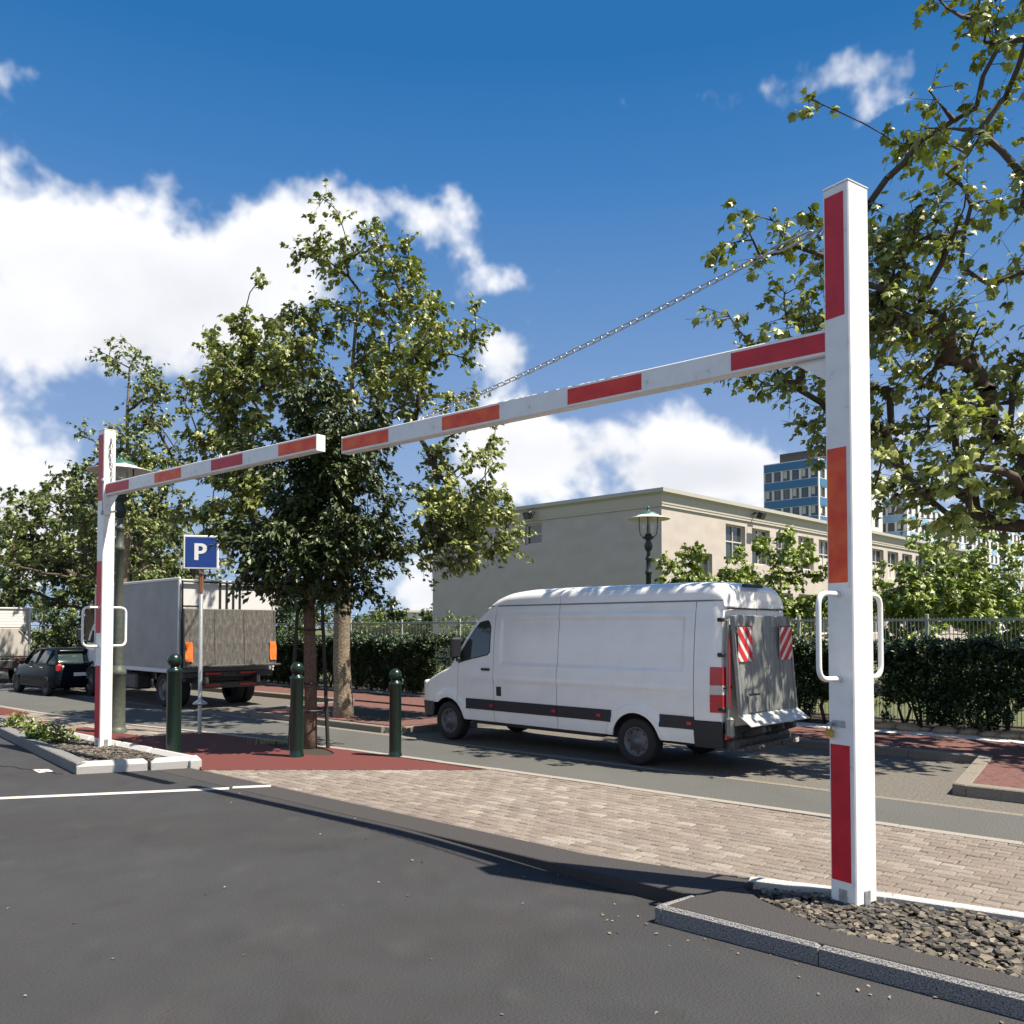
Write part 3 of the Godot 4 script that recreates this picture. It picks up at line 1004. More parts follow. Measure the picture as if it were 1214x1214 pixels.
func make_planters() -> void:
	var slate := [Color(0.0518, 0.0484, 0.0442), Color(0.0896, 0.0772, 0.0622), Color(0.131, 0.11, 0.0832), Color(0.0311, 0.0304, 0.0304), Color(0.173, 0.149, 0.114), Color(0.0657, 0.0588, 0.0518)]
	# right-hand bed round the near post
	var kerb := Node3D.new()
	kerb.name = "right_planter_kerb"
	add_child(kerb)
	kerb.set_meta("kind", "structure")
	kerb_run(kerb, "granite_kerb_stone", [Vector2(2.4, 5.10), Vector2(-2.1, 5.10), Vector2(-3.24, 5.10), Vector2(-3.17, 5.48)], 0.055, 0.012, 1.15, M.granite_rough_shaded, 0.02, -0.3)
	var white := Node3D.new()
	white.name = "white_planter_edging"
	add_child(white)
	white.set_meta("kind", "structure")
	kerb_run(white, "edging_stone", [Vector2(-3.05, 6.14), Vector2(-2.1, 6.42), Vector2(-1.25, 6.58), Vector2(3.0, 6.58)], 0.10, 0.02, 1.0, M.granite, 0.008)
	var st := mb()
	slab(st, [Vector2(-3.10, 5.18), Vector2(3, 5.18), Vector2(3, 6.47), Vector2(-1.3, 6.47), Vector2(-2.12, 6.3), Vector2(-2.95, 6.02), Vector2(-3.0, 5.9)], -0.03, -0.2)
	structure("right_planter_bed", st, M.soil)
	st = mb()
	slab(st, [Vector2(-3.14, 5.50), Vector2(-3.175, 5.16), Vector2(2.8, 5.16), Vector2(2.8, 5.38), Vector2(-1.3, 5.38), Vector2(-2.2, 5.45), Vector2(-2.75, 5.70), Vector2(-2.98, 5.885)], 0.008, -0.1, 0.006)
	structure("planter_haunch", st, M.strip)
	scatter_chips("slate_chippings", PackedVector2Array([Vector2(-2.85, 5.80), Vector2(-2.2, 5.40), Vector2(2.6, 5.34), Vector2(2.6, 6.47), Vector2(-1.3, 6.45), Vector2(-2.1, 6.29), Vector2(-2.85, 6.03)]), 5200, -0.024, 0.046, slate, "grey brown slate chippings in the bed round the near barrier post")
	# left-hand bed, its kerb standing well above the car park
	kerb = Node3D.new()
	kerb.name = "left_planter_kerb"
	add_child(kerb)
	kerb.set_meta("kind", "structure")
	kerb_run(kerb, "granite_kerb_stone", [Vector2(-19.6, 5.76), Vector2(-17.0, 5.42), Vector2(-11.75, 4.66)], -0.17, 0.15, 1.05, M.granite_rough_shaded, 0.014)  # darker stone holds the shade of this side, turned from the sun
	kerb_run(kerb, "granite_kerb_stone", [Vector2(-11.75, 4.66), Vector2(-11.36, 5.42)], -0.17, 0.15, 1.05, M.granite, 0.055)
	kerb_run(kerb, "granite_kerb_stone", [Vector2(-11.34, 5.46), Vector2(-11.1, 6.06), Vector2(-12.4, 6.06), Vector2(-19.6, 6.06)], -0.16, 0.15, 1.0, M.granite, 0.055)
	st = mb()
	slab(st, [Vector2(-19.0, 5.78), Vector2(-11.9, 4.9), Vector2(-11.45, 5.85), Vector2(-11.5, 5.9), Vector2(-19.0, 5.9)], 0.085, -0.1)
	structure("left_planter_bed", st, M.soil)
	scatter_chips("bark_and_chippings", PackedVector2Array([Vector2(-18.0, 5.72), Vector2(-12.0, 4.95), Vector2(-11.6, 5.82), Vector2(-18.0, 5.86)]), 3000, 0.088, 0.04, slate, "dark chippings in the kerbed bed round the far barrier post")
	var spots := [[-15.7, 5.58, 0.26, "low green bush with pink flowers, second from the post in the kerbed bed"], [-17.0, 5.70, 0.28, "low green bush at the left edge of the kerbed bed"], [-14.45, 5.44, 0.30, "low yellow green bush with pink buds beside the far barrier post"], [-14.9, 5.30, 0.16, "small dark seedling between two flowering bushes in the kerbed bed"]]
	for sp in spots:
		small_plant(sp[0], sp[1], sp[2], sp[3])
	# dry leaf litter and grit blown against the kerbs
	var litter := thing("leaf_litter", "scattered dry leaves and grit on the asphalt along the kerbs", "litter")
	litter.set_meta("kind", "stuff")
	var places: Array[Transform3D] = []
	var colors := PackedColorArray()
	for k in 170:
		var p := Vector2(rng.randf_range(-9.0, 0.5), 5.47 - absf(rng.randfn()) * 0.22)
		if k % 3 == 0:
			p = Vector2(rng.randf_range(-7.5, 0.5), rng.randf_range(1.2, 5.4))
		elif k % 3 == 1:
			p = Vector2(rng.randf_range(-3.6, 1.5), 5.06 - absf(rng.randfn()) * 0.16)
		places.append(Transform3D(Basis.from_euler(Vector3(rng.randf_range(-0.3, 0.3), rng.randf() * TAU, rng.randf_range(-0.4, 0.4))).scaled(Vector3.ONE * rng.randf_range(0.010, 0.038)), at(p.x, p.y, dip(p.x, p.y) + 0.008)))
		colors.append(Color(0.10, 0.07, 0.04).lerp(Color(0.30, 0.26, 0.19), rng.randf()))
	copies("pieces", litter, oval_leaf(M.leaf_dry), places, colors)
	# grass tuft in the tree pit
	var tuft := thing("grass_tuft", "small pale grass tuft in the tree pit beside the red footway", "grass", at(-12.45, 8.05, 0.0))
	st = mb()
	for k in 130:
		var a := rng.randf() * TAU
		var q := rng.randf() * 0.28
		var p := Vector3(cos(a) * q * 1.5, -0.01, sin(a) * q * 0.7)
		var lean := Vector3(rng.randf_range(-0.07, 0.07), rng.randf_range(0.06, 0.16), rng.randf_range(-0.07, 0.07))
		var w := Vector3(cos(a), 0, sin(a)) * 0.004
		tri(st, p - w, p + w, p + lean)
	build("blades", st, M.grass, tuft).set_meta("kind", "stuff")


func small_plant(s: float, t: float, r: float, label: String) -> void:
	var root := thing("bedding_plant", label, "plant", at(s, t, 0.09), 0.0, "low plants in the left planter")
	var st := mb()
	for k in 9:
		var a := rng.randf() * TAU
		tube(st, PackedVector3Array([Vector3.ZERO, Vector3(cos(a) * r * 0.3, r * 0.4, sin(a) * r * 0.3), Vector3(cos(a) * r * 0.65, r * 0.75, sin(a) * r * 0.65)]), PackedFloat32Array([0.006, 0.004, 0.002]), 4)
	build("stems", st, M.twig, root)
	var places: Array[Transform3D] = []
	var colors := PackedColorArray()
	for k in int(700 * r):
		var d := Vector3(rng.randfn(), absf(rng.randfn()) * 0.9, rng.randfn()).normalized() * r * rng.randf_range(0.35, 1.0)
		places.append(Transform3D(Basis.from_euler(Vector3(rng.randf_range(-1.2, 0.6), rng.randf() * TAU, rng.randf_range(-0.6, 0.6))).scaled(Vector3.ONE * rng.randf_range(0.06, 0.11)), d + Vector3(0, 0.03, 0)))
		colors.append(Color(0.07, 0.12, 0.025).lerp(Color(0.22, 0.26, 0.06), rng.randf()))
	copies("leaves", root, oval_leaf(M.leaf), places, colors)
	st = mb()
	if r > 0.2:
		for k in 7:
			st = mb()
			var d := Vector3(rng.randfn(), absf(rng.randfn()) + 0.6, rng.randfn()).normalized() * r * 1.02
			for i in 5:
				var a := TAU * i / 5
				tri(st, d, d + Vector3(cos(a), 0.35, sin(a)) * 0.028, d + Vector3(cos(a + 0.9), 0.35, sin(a + 0.9)) * 0.028)
			build("flower", st, M.petal, root)


# ------------------------------------------------------------------ buildings

func facade(st: SurfaceTool, xf: Transform3D, w: float, y0: float, y1: float, openings: Array, depth: float) -> void:   # a wall in its own x-y plane with real openings; openings are [x0, y0, x1, y1]
	var xs: Array[float] = [0.0, w]
	var ys: Array[float] = [y0, y1]
	for o in openings:
		for v in [o[0], o[2]]:
			if not xs.has(v): xs.append(v)
		for v in [o[1], o[3]]:
			if not ys.has(v): ys.append(v)
	xs.sort()
	ys.sort()
	for i in xs.size() - 1:
		for j in ys.size() - 1:
			var m := Vector2((xs[i] + xs[i + 1]) * 0.5, (ys[j] + ys[j + 1]) * 0.5)
			var open := false
			for o in openings:
				if m.x > o[0] and m.x < o[2] and m.y > o[1] and m.y < o[3]:
					open = true
					break
			if not open:
				quad(st, xf * Vector3(xs[i], ys[j], 0), xf * Vector3(xs[i + 1], ys[j], 0), xf * Vector3(xs[i + 1], ys[j + 1], 0), xf * Vector3(xs[i], ys[j + 1], 0))
	for o in openings:
		var a := Vector3(o[0], o[1], 0)
		var b := Vector3(o[2], o[1], 0)
		var c := Vector3(o[2], o[3], 0)
		var d := Vector3(o[0], o[3], 0)
		var z := Vector3(0, 0, -depth)
		for e in [[a, b], [b, c], [c, d], [d, a]]:
			quad(st, xf * e[0], xf * (e[0] + z), xf * (e[1] + z), xf * e[1])


func window(parent: Node, xf: Transform3D, o: Array, depth: float, bars := 1, rail := 0.5, bar_w := 0.06, blind := 0.0) -> void:   # a window part (its frame) with panes as sub-parts
	var w: float = o[2] - o[0]
	var h: float = o[3] - o[1]
	var st := mb()
	var z := -depth + 0.03
	box(st, Vector3(0, h * 0.5 - bar_w * 0.5, z), Vector3(w, bar_w, 0.06), 0.006)
	box(st, Vector3(0, -h * 0.5 + bar_w * 0.5, z), Vector3(w, bar_w, 0.061), 0.006)
	box(st, Vector3(-w * 0.5 + bar_w * 0.5, 0, z), Vector3(bar_w, h - bar_w * 2.0, 0.058), 0.006)
	box(st, Vector3(w * 0.5 - bar_w * 0.5, 0, z), Vector3(bar_w, h - bar_w * 2.0, 0.058), 0.006)
	for k in bars:
		box(st, Vector3(-w * 0.5 + w * (k + 1) / (bars + 1), 0, z), Vector3(bar_w * 0.8, h - bar_w * 2.0, 0.054), 0.006)
	if rail > 0.0:
		box(st, Vector3(0, -h * 0.5 + h * rail, z), Vector3(w - bar_w * 2.0, bar_w * 0.8, 0.05), 0.006)
	var mid := Transform3D(Basis(), Vector3((o[0] + o[2]) * 0.5, (o[1] + o[3]) * 0.5, 0))
	var win := build("window", st, M.window_frame, parent, xf * mid)
	st = mb()
	box(st, Vector3(0, 0, -depth - 0.005), Vector3(w, h, 0.012), 0.0)
	build("pane", st, M.window_glass, win)
	if blind > 0.0:
		st = mb()
		box(st, Vector3(0, -h * 0.5 + h * blind * 0.5, -depth + 0.008), Vector3(w - bar_w, h * blind, 0.012), 0.002)
		build("panel", st, M.blind, win)


func ring(st: SurfaceTool, x0: float, x1: float, z0: float, z1: float, profile: Array) -> void:   # a moulding round a rectangle; profile of [how far out, height]
	for k in profile.size() - 1:
		var a = profile[k]
		var b = profile[k + 1]
		var p := [Vector3(x0 - a[0], a[1], z1 + a[0]), Vector3(x1 + a[0], a[1], z1 + a[0]), Vector3(x1 + a[0], a[1], z0 - a[0]), Vector3(x0 - a[0], a[1], z0 - a[0])]
		var q := [Vector3(x0 - b[0], b[1], z1 + b[0]), Vector3(x1 + b[0], b[1], z1 + b[0]), Vector3(x1 + b[0], b[1], z0 - b[0]), Vector3(x0 - b[0], b[1], z0 - b[0])]
		for i in 4:
			quad(st, p[i], p[(i + 1) % 4], q[(i + 1) % 4], q[i])


func make_building() -> void:
	var root := thing("flat_roofed_building", "long beige rendered building with flat roof and pale cornice behind the white van", "building", Vector3(6.26, 0, -36.0), 46.0)
	var w := 44.0
	var dp := 14.6
	var front: Array = [[2.3, 3.6, 4.0, 5.25]]
	var k := 0
	while 5.2 + 2.45 * k + 1.8 < w:
		front.append([5.2 + 2.45 * k, 5.0, 7.0 + 2.45 * k, 6.75])
		if k > 0:
			front.append([5.2 + 2.45 * k, 1.6, 7.0 + 2.45 * k, 3.7])
		k += 1
	var side: Array = [[6.75, 5.9, 7.85, 6.9]]
	var fx := Transform3D()
	var sx := Transform3D(Basis(Vector3.UP, -PI / 2), Vector3(0, 0, -dp))     # the shaded gable, seen along the street
	var side_m: Array = [[dp - 7.85, 5.9, dp - 6.75, 6.9]]
	var st := mb()
	facade(st, fx, w, 0.0, 7.1, front, 0.22)
	facade(st, sx, dp, 0.0, 7.1, side_m, 0.2)
	facade(st, Transform3D(Basis(Vector3.UP, PI), Vector3(w, 0, -dp)), w, 0.0, 7.1, [], 0.2)
	facade(st, Transform3D(Basis(Vector3.UP, PI / 2), Vector3(w, 0, 0)), dp, 0.0, 7.1, [], 0.2)
	build("wall", st, M.render_beige, root)
	for i in front.size():
		window(root, fx, front[i], 0.22, 1, 0.0 if front[i][1] < 4.0 else 0.55, 0.07, 0.45 if i > 6 and front[i][1] > 4.0 else 0.0)
	window(root, sx, side_m[0], 0.2, 0, 0.5, 0.08)
	st = mb()
	ring(st, 0, w, -dp, 0, [[0.0, 7.02], [0.06, 7.02], [0.06, 7.10], [0.08, 7.13], [0.10, 7.52], [0.20, 7.60]])
	build("cornice", st, M.cornice, root)
	st = mb()
	ring(st, 0, w, -dp, 0, [[0.20, 7.60], [0.28, 7.60], [0.28, 7.76], [0.1, 7.78], [0.1, 7.5]])
	quad(st, Vector3(-0.1, 7.5, 0.1), Vector3(w + 0.1, 7.5, 0.1), Vector3(w + 0.1, 7.5, -dp - 0.1), Vector3(-0.1, 7.5, -dp - 0.1))
	build("roof", st, M.roof_edge, root)
	for f in [[Vector3(-0.38, 7.3, -7.2), -90.0, "small black floodlight under the cornice of the shaded gable wall"], [Vector3(7.6, 7.35, 0.42), 0.0, "small black floodlight under the cornice above the sunlit windows"]]:
		var xf := root.transform * Transform3D(Basis(), f[0])
		var fl := thing("floodlight", f[2], "floodlight", xf.origin, 46.0 + f[1])
		st = mb()
		box(st, Vector3(0, 0.0, 0.12), Vector3(0.46, 0.34, 0.22), 0.03, Transform3D(Basis(Vector3.RIGHT, 0.45), Vector3.ZERO))
		build("housing", st, M.black_plastic, fl)
		st = mb()
		box(st, Vector3(0, 0, 0.238), Vector3(0.38, 0.26, 0.012), 0.003, Transform3D(Basis(Vector3.RIGHT, 0.45), Vector3.ZERO))
		build("lens", st, M.window_glass, fl)
		st = mb()
		tube(st, PackedVector3Array([Vector3(-0.26, 0.0, 0.1), Vector3(-0.26, 0.1, -0.12), Vector3(0.26, 0.1, -0.12), Vector3(0.26, 0.0, 0.1)]), PackedFloat32Array([0.025]), 6)
		tube(st, PackedVector3Array([Vector3(0, 0.1, -0.12), Vector3(0, 0.05, -0.36)]), PackedFloat32Array([0.04]), 6)
		build("bracket", st, M.black_plastic, fl)


func make_far_blocks() -> void:
	# the blue banded tower and the long pale wing beyond the beige building
	var tower := thing("apartment_tower", "tall white apartment tower with blue bands beyond the beige building", "apartment block", Vector3(46.4, 0, -130.0), 46.0)
	block(tower, 9.0, 25.0, 27.8, M.block_blue, 2.9)
	var st := mb()
	box(st, Vector3(4.5, 28.6, -4.5), Vector3(6.0, 1.7, 5.0), 0.05)
	build("roof_house", st, M.steel_dark, tower)
	var wing := thing("apartment_wing", "long white apartment block with pale blue panels right of the banded tower", "apartment block", Vector3(68.0, 0, -148.0), 46.0)
	block(wing, 14.0, 84.0, 24.6, M.block_pale_blue, 2.9)
	var low := thing("distant_house", "low whitish building far beyond the fence left of the beige gable", "building", Vector3(-12.5, 0, -92.0), 30.0)
	st = mb()
	facade(st, Transform3D(), 9.0, 0.0, 3.6, [[1, 1.1, 2.6, 2.5], [4, 1.1, 5.6, 2.5]], 0.15)
	facade(st, Transform3D(Basis(Vector3.UP, -PI / 2), Vector3(0, 0, -7)), 7.0, 0.0, 3.6, [], 0.15)
	facade(st, Transform3D(Basis(Vector3.UP, PI / 2), Vector3(9, 0, 0)), 7.0, 0.0, 3.6, [], 0.15)
	build("wall", st, M.block_white, low)
	window(low, Transform3D(), [1, 1.1, 2.6, 2.5], 0.15)
	window(low, Transform3D(), [4, 1.1, 5.6, 2.5], 0.15)
	st = mb()
	box(st, Vector3(4.5, 3.75, -3.5), Vector3(9.6, 0.3, 7.6), 0.03)
	build("roof", st, M.roof_edge, low)


func block(root: Node3D, dp: float, w: float, h: float, band_m: Material, storey: float) -> void:
	var floors := int(floor(h / storey))
	var fo: Array = []
	var so: Array = []
	for f in floors:
		var y := h - 1.2 - storey * (f + 1) + 1.15
		if y < 1.0 or f > 6:
			continue
		var n := int(w / 3.0)
		for i in n:
			fo.append([i * 3.0 + 0.6, y, i * 3.0 + 2.3, y + 1.5])
		for i in int(dp / 1.5):
			so.append([i * 1.5 + 0.25, y, i * 1.5 + 1.4, y + 1.55])
	var sx := Transform3D(Basis(Vector3.UP, -PI / 2), Vector3(0, 0, -dp))
	var st := mb()
	facade(st, Transform3D(), w, 0, h, fo, 0.25)
	facade(st, sx, dp, 0, h, so, 0.25)
	facade(st, Transform3D(Basis(Vector3.UP, PI / 2), Vector3(w, 0, 0)), dp, 0, h, [], 0.25)
	facade(st, Transform3D(Basis(Vector3.UP, PI), Vector3(w, 0, -dp)), w, 0, h, [], 0.25)
	quad(st, Vector3(0, h, 0), Vector3(w, h, 0), Vector3(w, h, -dp), Vector3(0, h, -dp))
	build("wall", st, M.block_white, root)
	var glass := {}
	for set_ in [[fo, Transform3D()], [so, sx]]:
		for o in set_[0]:
			var key := "%.2f" % (o[2] - o[0])
			if not glass.has(key):
				st = mb()
				var ow: float = o[2] - o[0]
				var oh: float = o[3] - o[1]
				box(st, Vector3(0, 0, -0.2), Vector3(ow, oh, 0.04), 0.0)
				box(st, Vector3(ow * 0.18, 0, -0.17), Vector3(0.09, oh, 0.05), 0.0)
				var me := finish(st, M.window_glass)
				st = mb()
				box(st, Vector3(-ow * 0.22, oh * 0.12, -0.165), Vector3(ow * 0.5, oh * 0.72, 0.02), 0.0)
				glass[key] = [me, finish(st, M.blind)]
			var xf: Transform3D = set_[1] * Transform3D(Basis(), Vector3((o[0] + o[2]) * 0.5, (o[1] + o[3]) * 0.5, 0))
			var win := put("window", glass[key][0], root, xf)
			if rng.randf() < 0.55:
				put("blind", glass[key][1], win)
	# coloured spandrel bands, proud of the wall
	for f in floors:
		var y := h - 1.2 - storey * (f + 1) + 1.15 + 1.62
		if y < 1.0:
			continue
		st = mb()
		box(st, Vector3(-0.03, y + 0.6, -dp * 0.5), Vector3(0.08, 1.18, dp - 0.3), 0.01)
		build("spandrel", st, band_m, root)
		var wide := w * 0.24 if band_m == M.block_blue else 3.4
		st = mb()
		box(st, Vector3.ZERO, Vector3(wide, 1.18, 0.08), 0.01)
		var one := finish(st, band_m)
		for k in (1 if band_m == M.block_blue else int(w / 6.0)):
			put("spandrel", one, root, Transform3D(Basis(), Vector3(w * 0.14 if band_m == M.block_blue else k * 6.0 + 3.0, y + 0.6, 0.03)))


# ------------------------------------------------------------------ the barrier and the small street furniture

func square_post(h: float, w: float, d: float) -> SurfaceTool:
	var st := mb()
	box(st, Vector3(0, h * 0.5, 0), Vector3(w, h, d), 0.008)
	return st


func barrier(label: String, where: Vector3, post_turn: float, w: float, d: float, arm_from: float, arm_to: float, arm_y: float, reds: Array, lift: float, h := 5.04, sink := 0.0) -> Node3D:
	# local x runs along the arms towards the near post; the arm reaches from arm_from to arm_to
	var root := thing("swing_barrier", label, "height barrier", where, -40.0)
	var post := build("post", square_post(h, w, d), M.white_steel, root)
	post.rotation_degrees.y = post_turn
	var st := mb()
	box(st, Vector3(0, h + 0.006, 0), Vector3(w + 0.006, 0.012, d + 0.006), 0.003)
	build("cap", st, M.white_steel, post)
	for r in reds:
		st = mb()
		box(st, Vector3(-0.012, (r[0] + r[1]) * 0.5, d * 0.5 + 0.0018), Vector3(w - 0.052, r[1] - r[0], 0.004), 0.0015)
		build("red_stripe", st, M.orange_sheen_sticker if r[2] else M.red_sticker, post)
	# grab handles on the front and the back
	for s in [1.0, -1.0]:
		st = mb(true)
		var z: float = s * d * 0.5
		tube(st, rounded([Vector3(0, 2.14, z - s * 0.01), Vector3(0, 2.14, z + s * 0.24), Vector3(0, 1.55, z + s * 0.24), Vector3(0, 1.55, z - s * 0.01)], 0.09, 7), PackedFloat32Array([0.019]), 12)
		for y in [2.14, 1.55]:
			lathe(st, [[0.03, 0.0], [0.028, 0.008], [0.02, 0.012]], 12, Transform3D(Basis(Vector3.RIGHT, s * PI / 2), Vector3(0, y, z)))
		build("handle", st, M.white_steel, post)
	# foot: flange, angle cleats and bolts
	st = mb()
	box(st, Vector3(0, 0.008, 0), Vector3(w + 0.12, 0.016, d + 0.12), 0.004)
	for c in [Vector3(0, 0, d * 0.5), Vector3(w * 0.5, 0, 0), Vector3(-w * 0.5, 0, 0)]:
		var o: Vector3 = c.normalized()
		var b := Basis(Vector3.UP, atan2(o.x, o.z))
		box(st, Vector3(0, 0.075, 0.006), Vector3(0.06, 0.12, 0.01), 0.002, Transform3D(b, c))
	var foot := build("base_plate", st, M.galvanised, post)
	foot.position.y = sink
	for c in [Vector2(-1, -1), Vector2(-1, 1), Vector2(1, -1), Vector2(1, 1)]:
		st = mb()
		lathe(st, [[0.014, 0.0], [0.014, 0.022], [0.009, 0.023], [0.009, 0.05], [0.0, 0.052]], 6, Transform3D(Basis(), Vector3(c.x * (w * 0.5 + 0.035), 0.016, c.y * (d * 0.5 + 0.035))))
		build("bolt", st, M.galvanised, foot)
	# the arm with its stripes
	var side := signf(arm_to - arm_from)
	var length := absf(arm_to - arm_from)
	st = mb()
	box(st, Vector3((arm_from + arm_to) * 0.5, arm_y, 0), Vector3(length, 0.185, 0.12), 0.006)
	var arm := build("arm", st, M.white_steel, root)
	for k in 7:
		if k % 2:
			continue
		var a := arm_from + side * length * (k / 7.0) + side * 0.01
		var b := arm_from + side * length * ((k + 1) / 7.0) - side * 0.01
		st = mb()
		box(st, Vector3((a + b) * 0.5, arm_y, 0.0618), Vector3(absf(b - a), 0.137, 0.0035), 0.0012)
		build("red_stripe", st, M.orange_sheen_sticker if k == int(lift) or k == int(lift * 10.0) % 10 else (M.scarlet_sheen_sticker if k == 2 else M.red_sticker), arm)
	st = mb()
	box(st, Vector3(arm_to + side * 0.004, arm_y, 0), Vector3(0.008, 0.19, 0.125), 0.003)
	build("end_cap", st, M.white_steel, arm)
	# gusset plate and hinge under the arm at the post
	st = mb()
	var g0 := Vector3(arm_from - side * 0.05, arm_y - 0.095, 0)
	var g1 := Vector3(arm_from + side * 0.30, arm_y - 0.095, 0)
	var g2 := Vector3(arm_from - side * 0.05, arm_y - 0.34, 0)
	var t := Vector3(0, 0, 0.006)
	var mid := (g0 + g1 + g2) / 3.0
	tri_out(st, g0 + t, g1 + t, g2 + t, mid)
	tri_out(st, g0 - t, g1 - t, g2 - t, mid)
	for e in [[g0, g1], [g1, g2], [g2, g0]]:
		quad_out(st, e[0] - t, e[1] - t, e[1] + t, e[0] + t, mid)
	build("gusset", st, M.white_steel, root)
	st = mb(true)
	for y in [arm_y + 0.13, arm_y - 0.36]:
		lathe(st, [[0.0, -0.03], [0.028, -0.03], [0.028, 0.03], [0.0, 0.03]], 12, Transform3D(Basis(), Vector3(arm_from - side * 0.03, y, 0.085 * side)))
	lathe(st, [[0.0, -0.25], [0.012, -0.25], [0.012, 0.25], [0.0, 0.25]], 10, Transform3D(Basis(), Vector3(arm_from - side * 0.03, arm_y - 0.11, 0.085 * side)))
	build("hinge", st, M.galvanised, root)
	return root


func chain_link_mesh(r: float, half: float, width: float) -> ArrayMesh:
	var pts := PackedVector3Array()
	for k in 14:
		var a := TAU * k / 14
		pts.append(Vector3(cos(a) * width + signf(cos(a)) * (half - width) * (1.0 if absf(cos(a)) > 0.05 else 0.0), sin(a) * width, 0))
	var st := mb(true)
	tube(st, pts, PackedFloat32Array([r]), 6, true)
	return finish(st, M.chain)


func hang_chain(root: Node3D, path: PackedVector3Array, pitch: float) -> void:
	var chain := Node3D.new()
	chain.name = numbered("chain", root)
	root.add_child(chain)
	var me := chain_link_mesh(0.0058, 0.044, 0.02)
	var k := 0
	var left := 0.0
	for i in path.size() - 1:
		var a := path[i]
		var b := path[i + 1]
		var l := a.distance_to(b)
		var dir := (b - a) / l
		var u := left
		while u < l:
			var z := dir.cross(Vector3.UP if absf(dir.y) < 0.95 else Vector3.RIGHT).normalized()
			var y := z.cross(dir)
			var b3 := Basis(dir, y, z) * Basis(Vector3.RIGHT, (PI / 2 if k % 2 else 0.0) + 0.35)
			put("chain_link", me, chain, Transform3D(b3, a + dir * u))
			u += pitch
			k += 1
		left = u - l


func make_barriers() -> void:
	var near_base := at(-2.27, 6.14, 0.0)
	var near_post := barrier("near right barrier post with red stripes, its arm held up by a taut chain", near_base, -16.0, 0.205, 0.235, -0.09, -5.56, 3.955, [[0.15, 1.09, false], [2.22, 3.17, true], [4.10, 4.98, false]], 4.6, 5.04, -0.04)
	# stay chain with its turnbuckle
	var top := Vector3(-0.10, 4.83, 0.0)
	var low := Vector3(-4.35, 4.075, 0.0)
	var path := PackedVector3Array()
	var turn := top.lerp(low, 0.135)
	for k in 13:
		var f := k / 12.0
		path.append(turn.lerp(low, f) + Vector3.DOWN * 0.045 * 4.0 * f * (1.0 - f))
	hang_chain(near_post, path, 0.075)
	var st := mb(true)
	var d := (turn - top).normalized()
	tube(st, PackedVector3Array([top, top + d * 0.16]), PackedFloat32Array([0.011]), 8)
	tube(st, PackedVector3Array([turn - d * 0.16, turn]), PackedFloat32Array([0.010]), 8)
	var y := d.cross(Vector3(0, 0, 1)).normalized()
	for s in [-1.0, 1.0]:
		tube(st, PackedVector3Array([top + d * 0.13, top + d * 0.16 + y * s * 0.022, turn - d * 0.17 + y * s * 0.022, turn - d * 0.14]), PackedFloat32Array([0.009]), 7)
	build("turnbuckle", st, M.galvanised, near_post)
	eye(near_post, low + Vector3(0, -0.012, 0))
	eye(near_post, top + Vector3(0.03, -0.03, 0))
	# hasp and padlock low on the post
	st = mb()
	box(st, Vector3(-0.02, 1.235, 0.124), Vector3(0.10, 0.045, 0.012), 0.003)
	tube(st, PackedVector3Array([Vector3(-0.065, 1.235, 0.12), Vector3(-0.065, 1.235, 0.16)]), PackedFloat32Array([0.012]), 8)
	build("hasp", st, M.galvanised, near_post.get_node("post"))
	st = mb()
	box(st, Vector3(-0.078, 1.165, 0.147), Vector3(0.06, 0.052, 0.022), 0.006)
	var lock := build("padlock", st, M.brass, near_post.get_node("post"))
	st = mb(true)
	tube(st, rounded([Vector3(-0.095, 1.185, 0.147), Vector3(-0.095, 1.235, 0.147), Vector3(-0.061, 1.235, 0.147), Vector3(-0.061, 1.185, 0.147)], 0.016, 4), PackedFloat32Array([0.0045]), 6)
	build("shackle", st, M.galvanised, lock)

	var far_base := at(-13.5, 5.74, 0.08)
	var far_post := barrier("far left swing barrier post in the planted bed with a loose chain hanging down", far_base, 0.0, 0.20, 0.18, 0.10, 5.30, 3.95, [[0.15, 1.25, false], [1.75, 2.85, false], [3.78, 4.80, false]], 2.6, 4.87)
	path = PackedVector3Array()
	for k in 12:
		var f := k / 11.0
		path.append(Vector3(0.118 + 0.006 * sin(f * 9.0), lerpf(4.70, 3.95, f), -0.01 + 0.012 * sin(f * 7.0)))
	hang_chain(far_post, path, 0.075)
	eye(far_post, Vector3(0.11, 4.72, -0.01))
	eye(far_post, Vector3(3.2, 4.055, 0.0))
	st = mb()
	box(st, Vector3(0.115, 3.60, 0.03), Vector3(0.03, 0.09, 0.10), 0.006)
	tube(st, PackedVector3Array([Vector3(0.16, 3.60, 0.0), Vector3(0.30, 3.60, 0.0)]), PackedFloat32Array([0.018]), 8)
	build("latch", st, M.white_steel, far_post)


func eye(root: Node3D, where: Vector3) -> void:
	var st := mb(true)
	var pts := PackedVector3Array()
	for k in 14:
		pts.append(where + Vector3(cos(TAU * k / 14) * 0.032, sin(TAU * k / 14) * 0.032, 0))
	tube(st, pts, PackedFloat32Array([0.008]), 6, true)
	build("eye_bolt", st, M.white_steel, root)


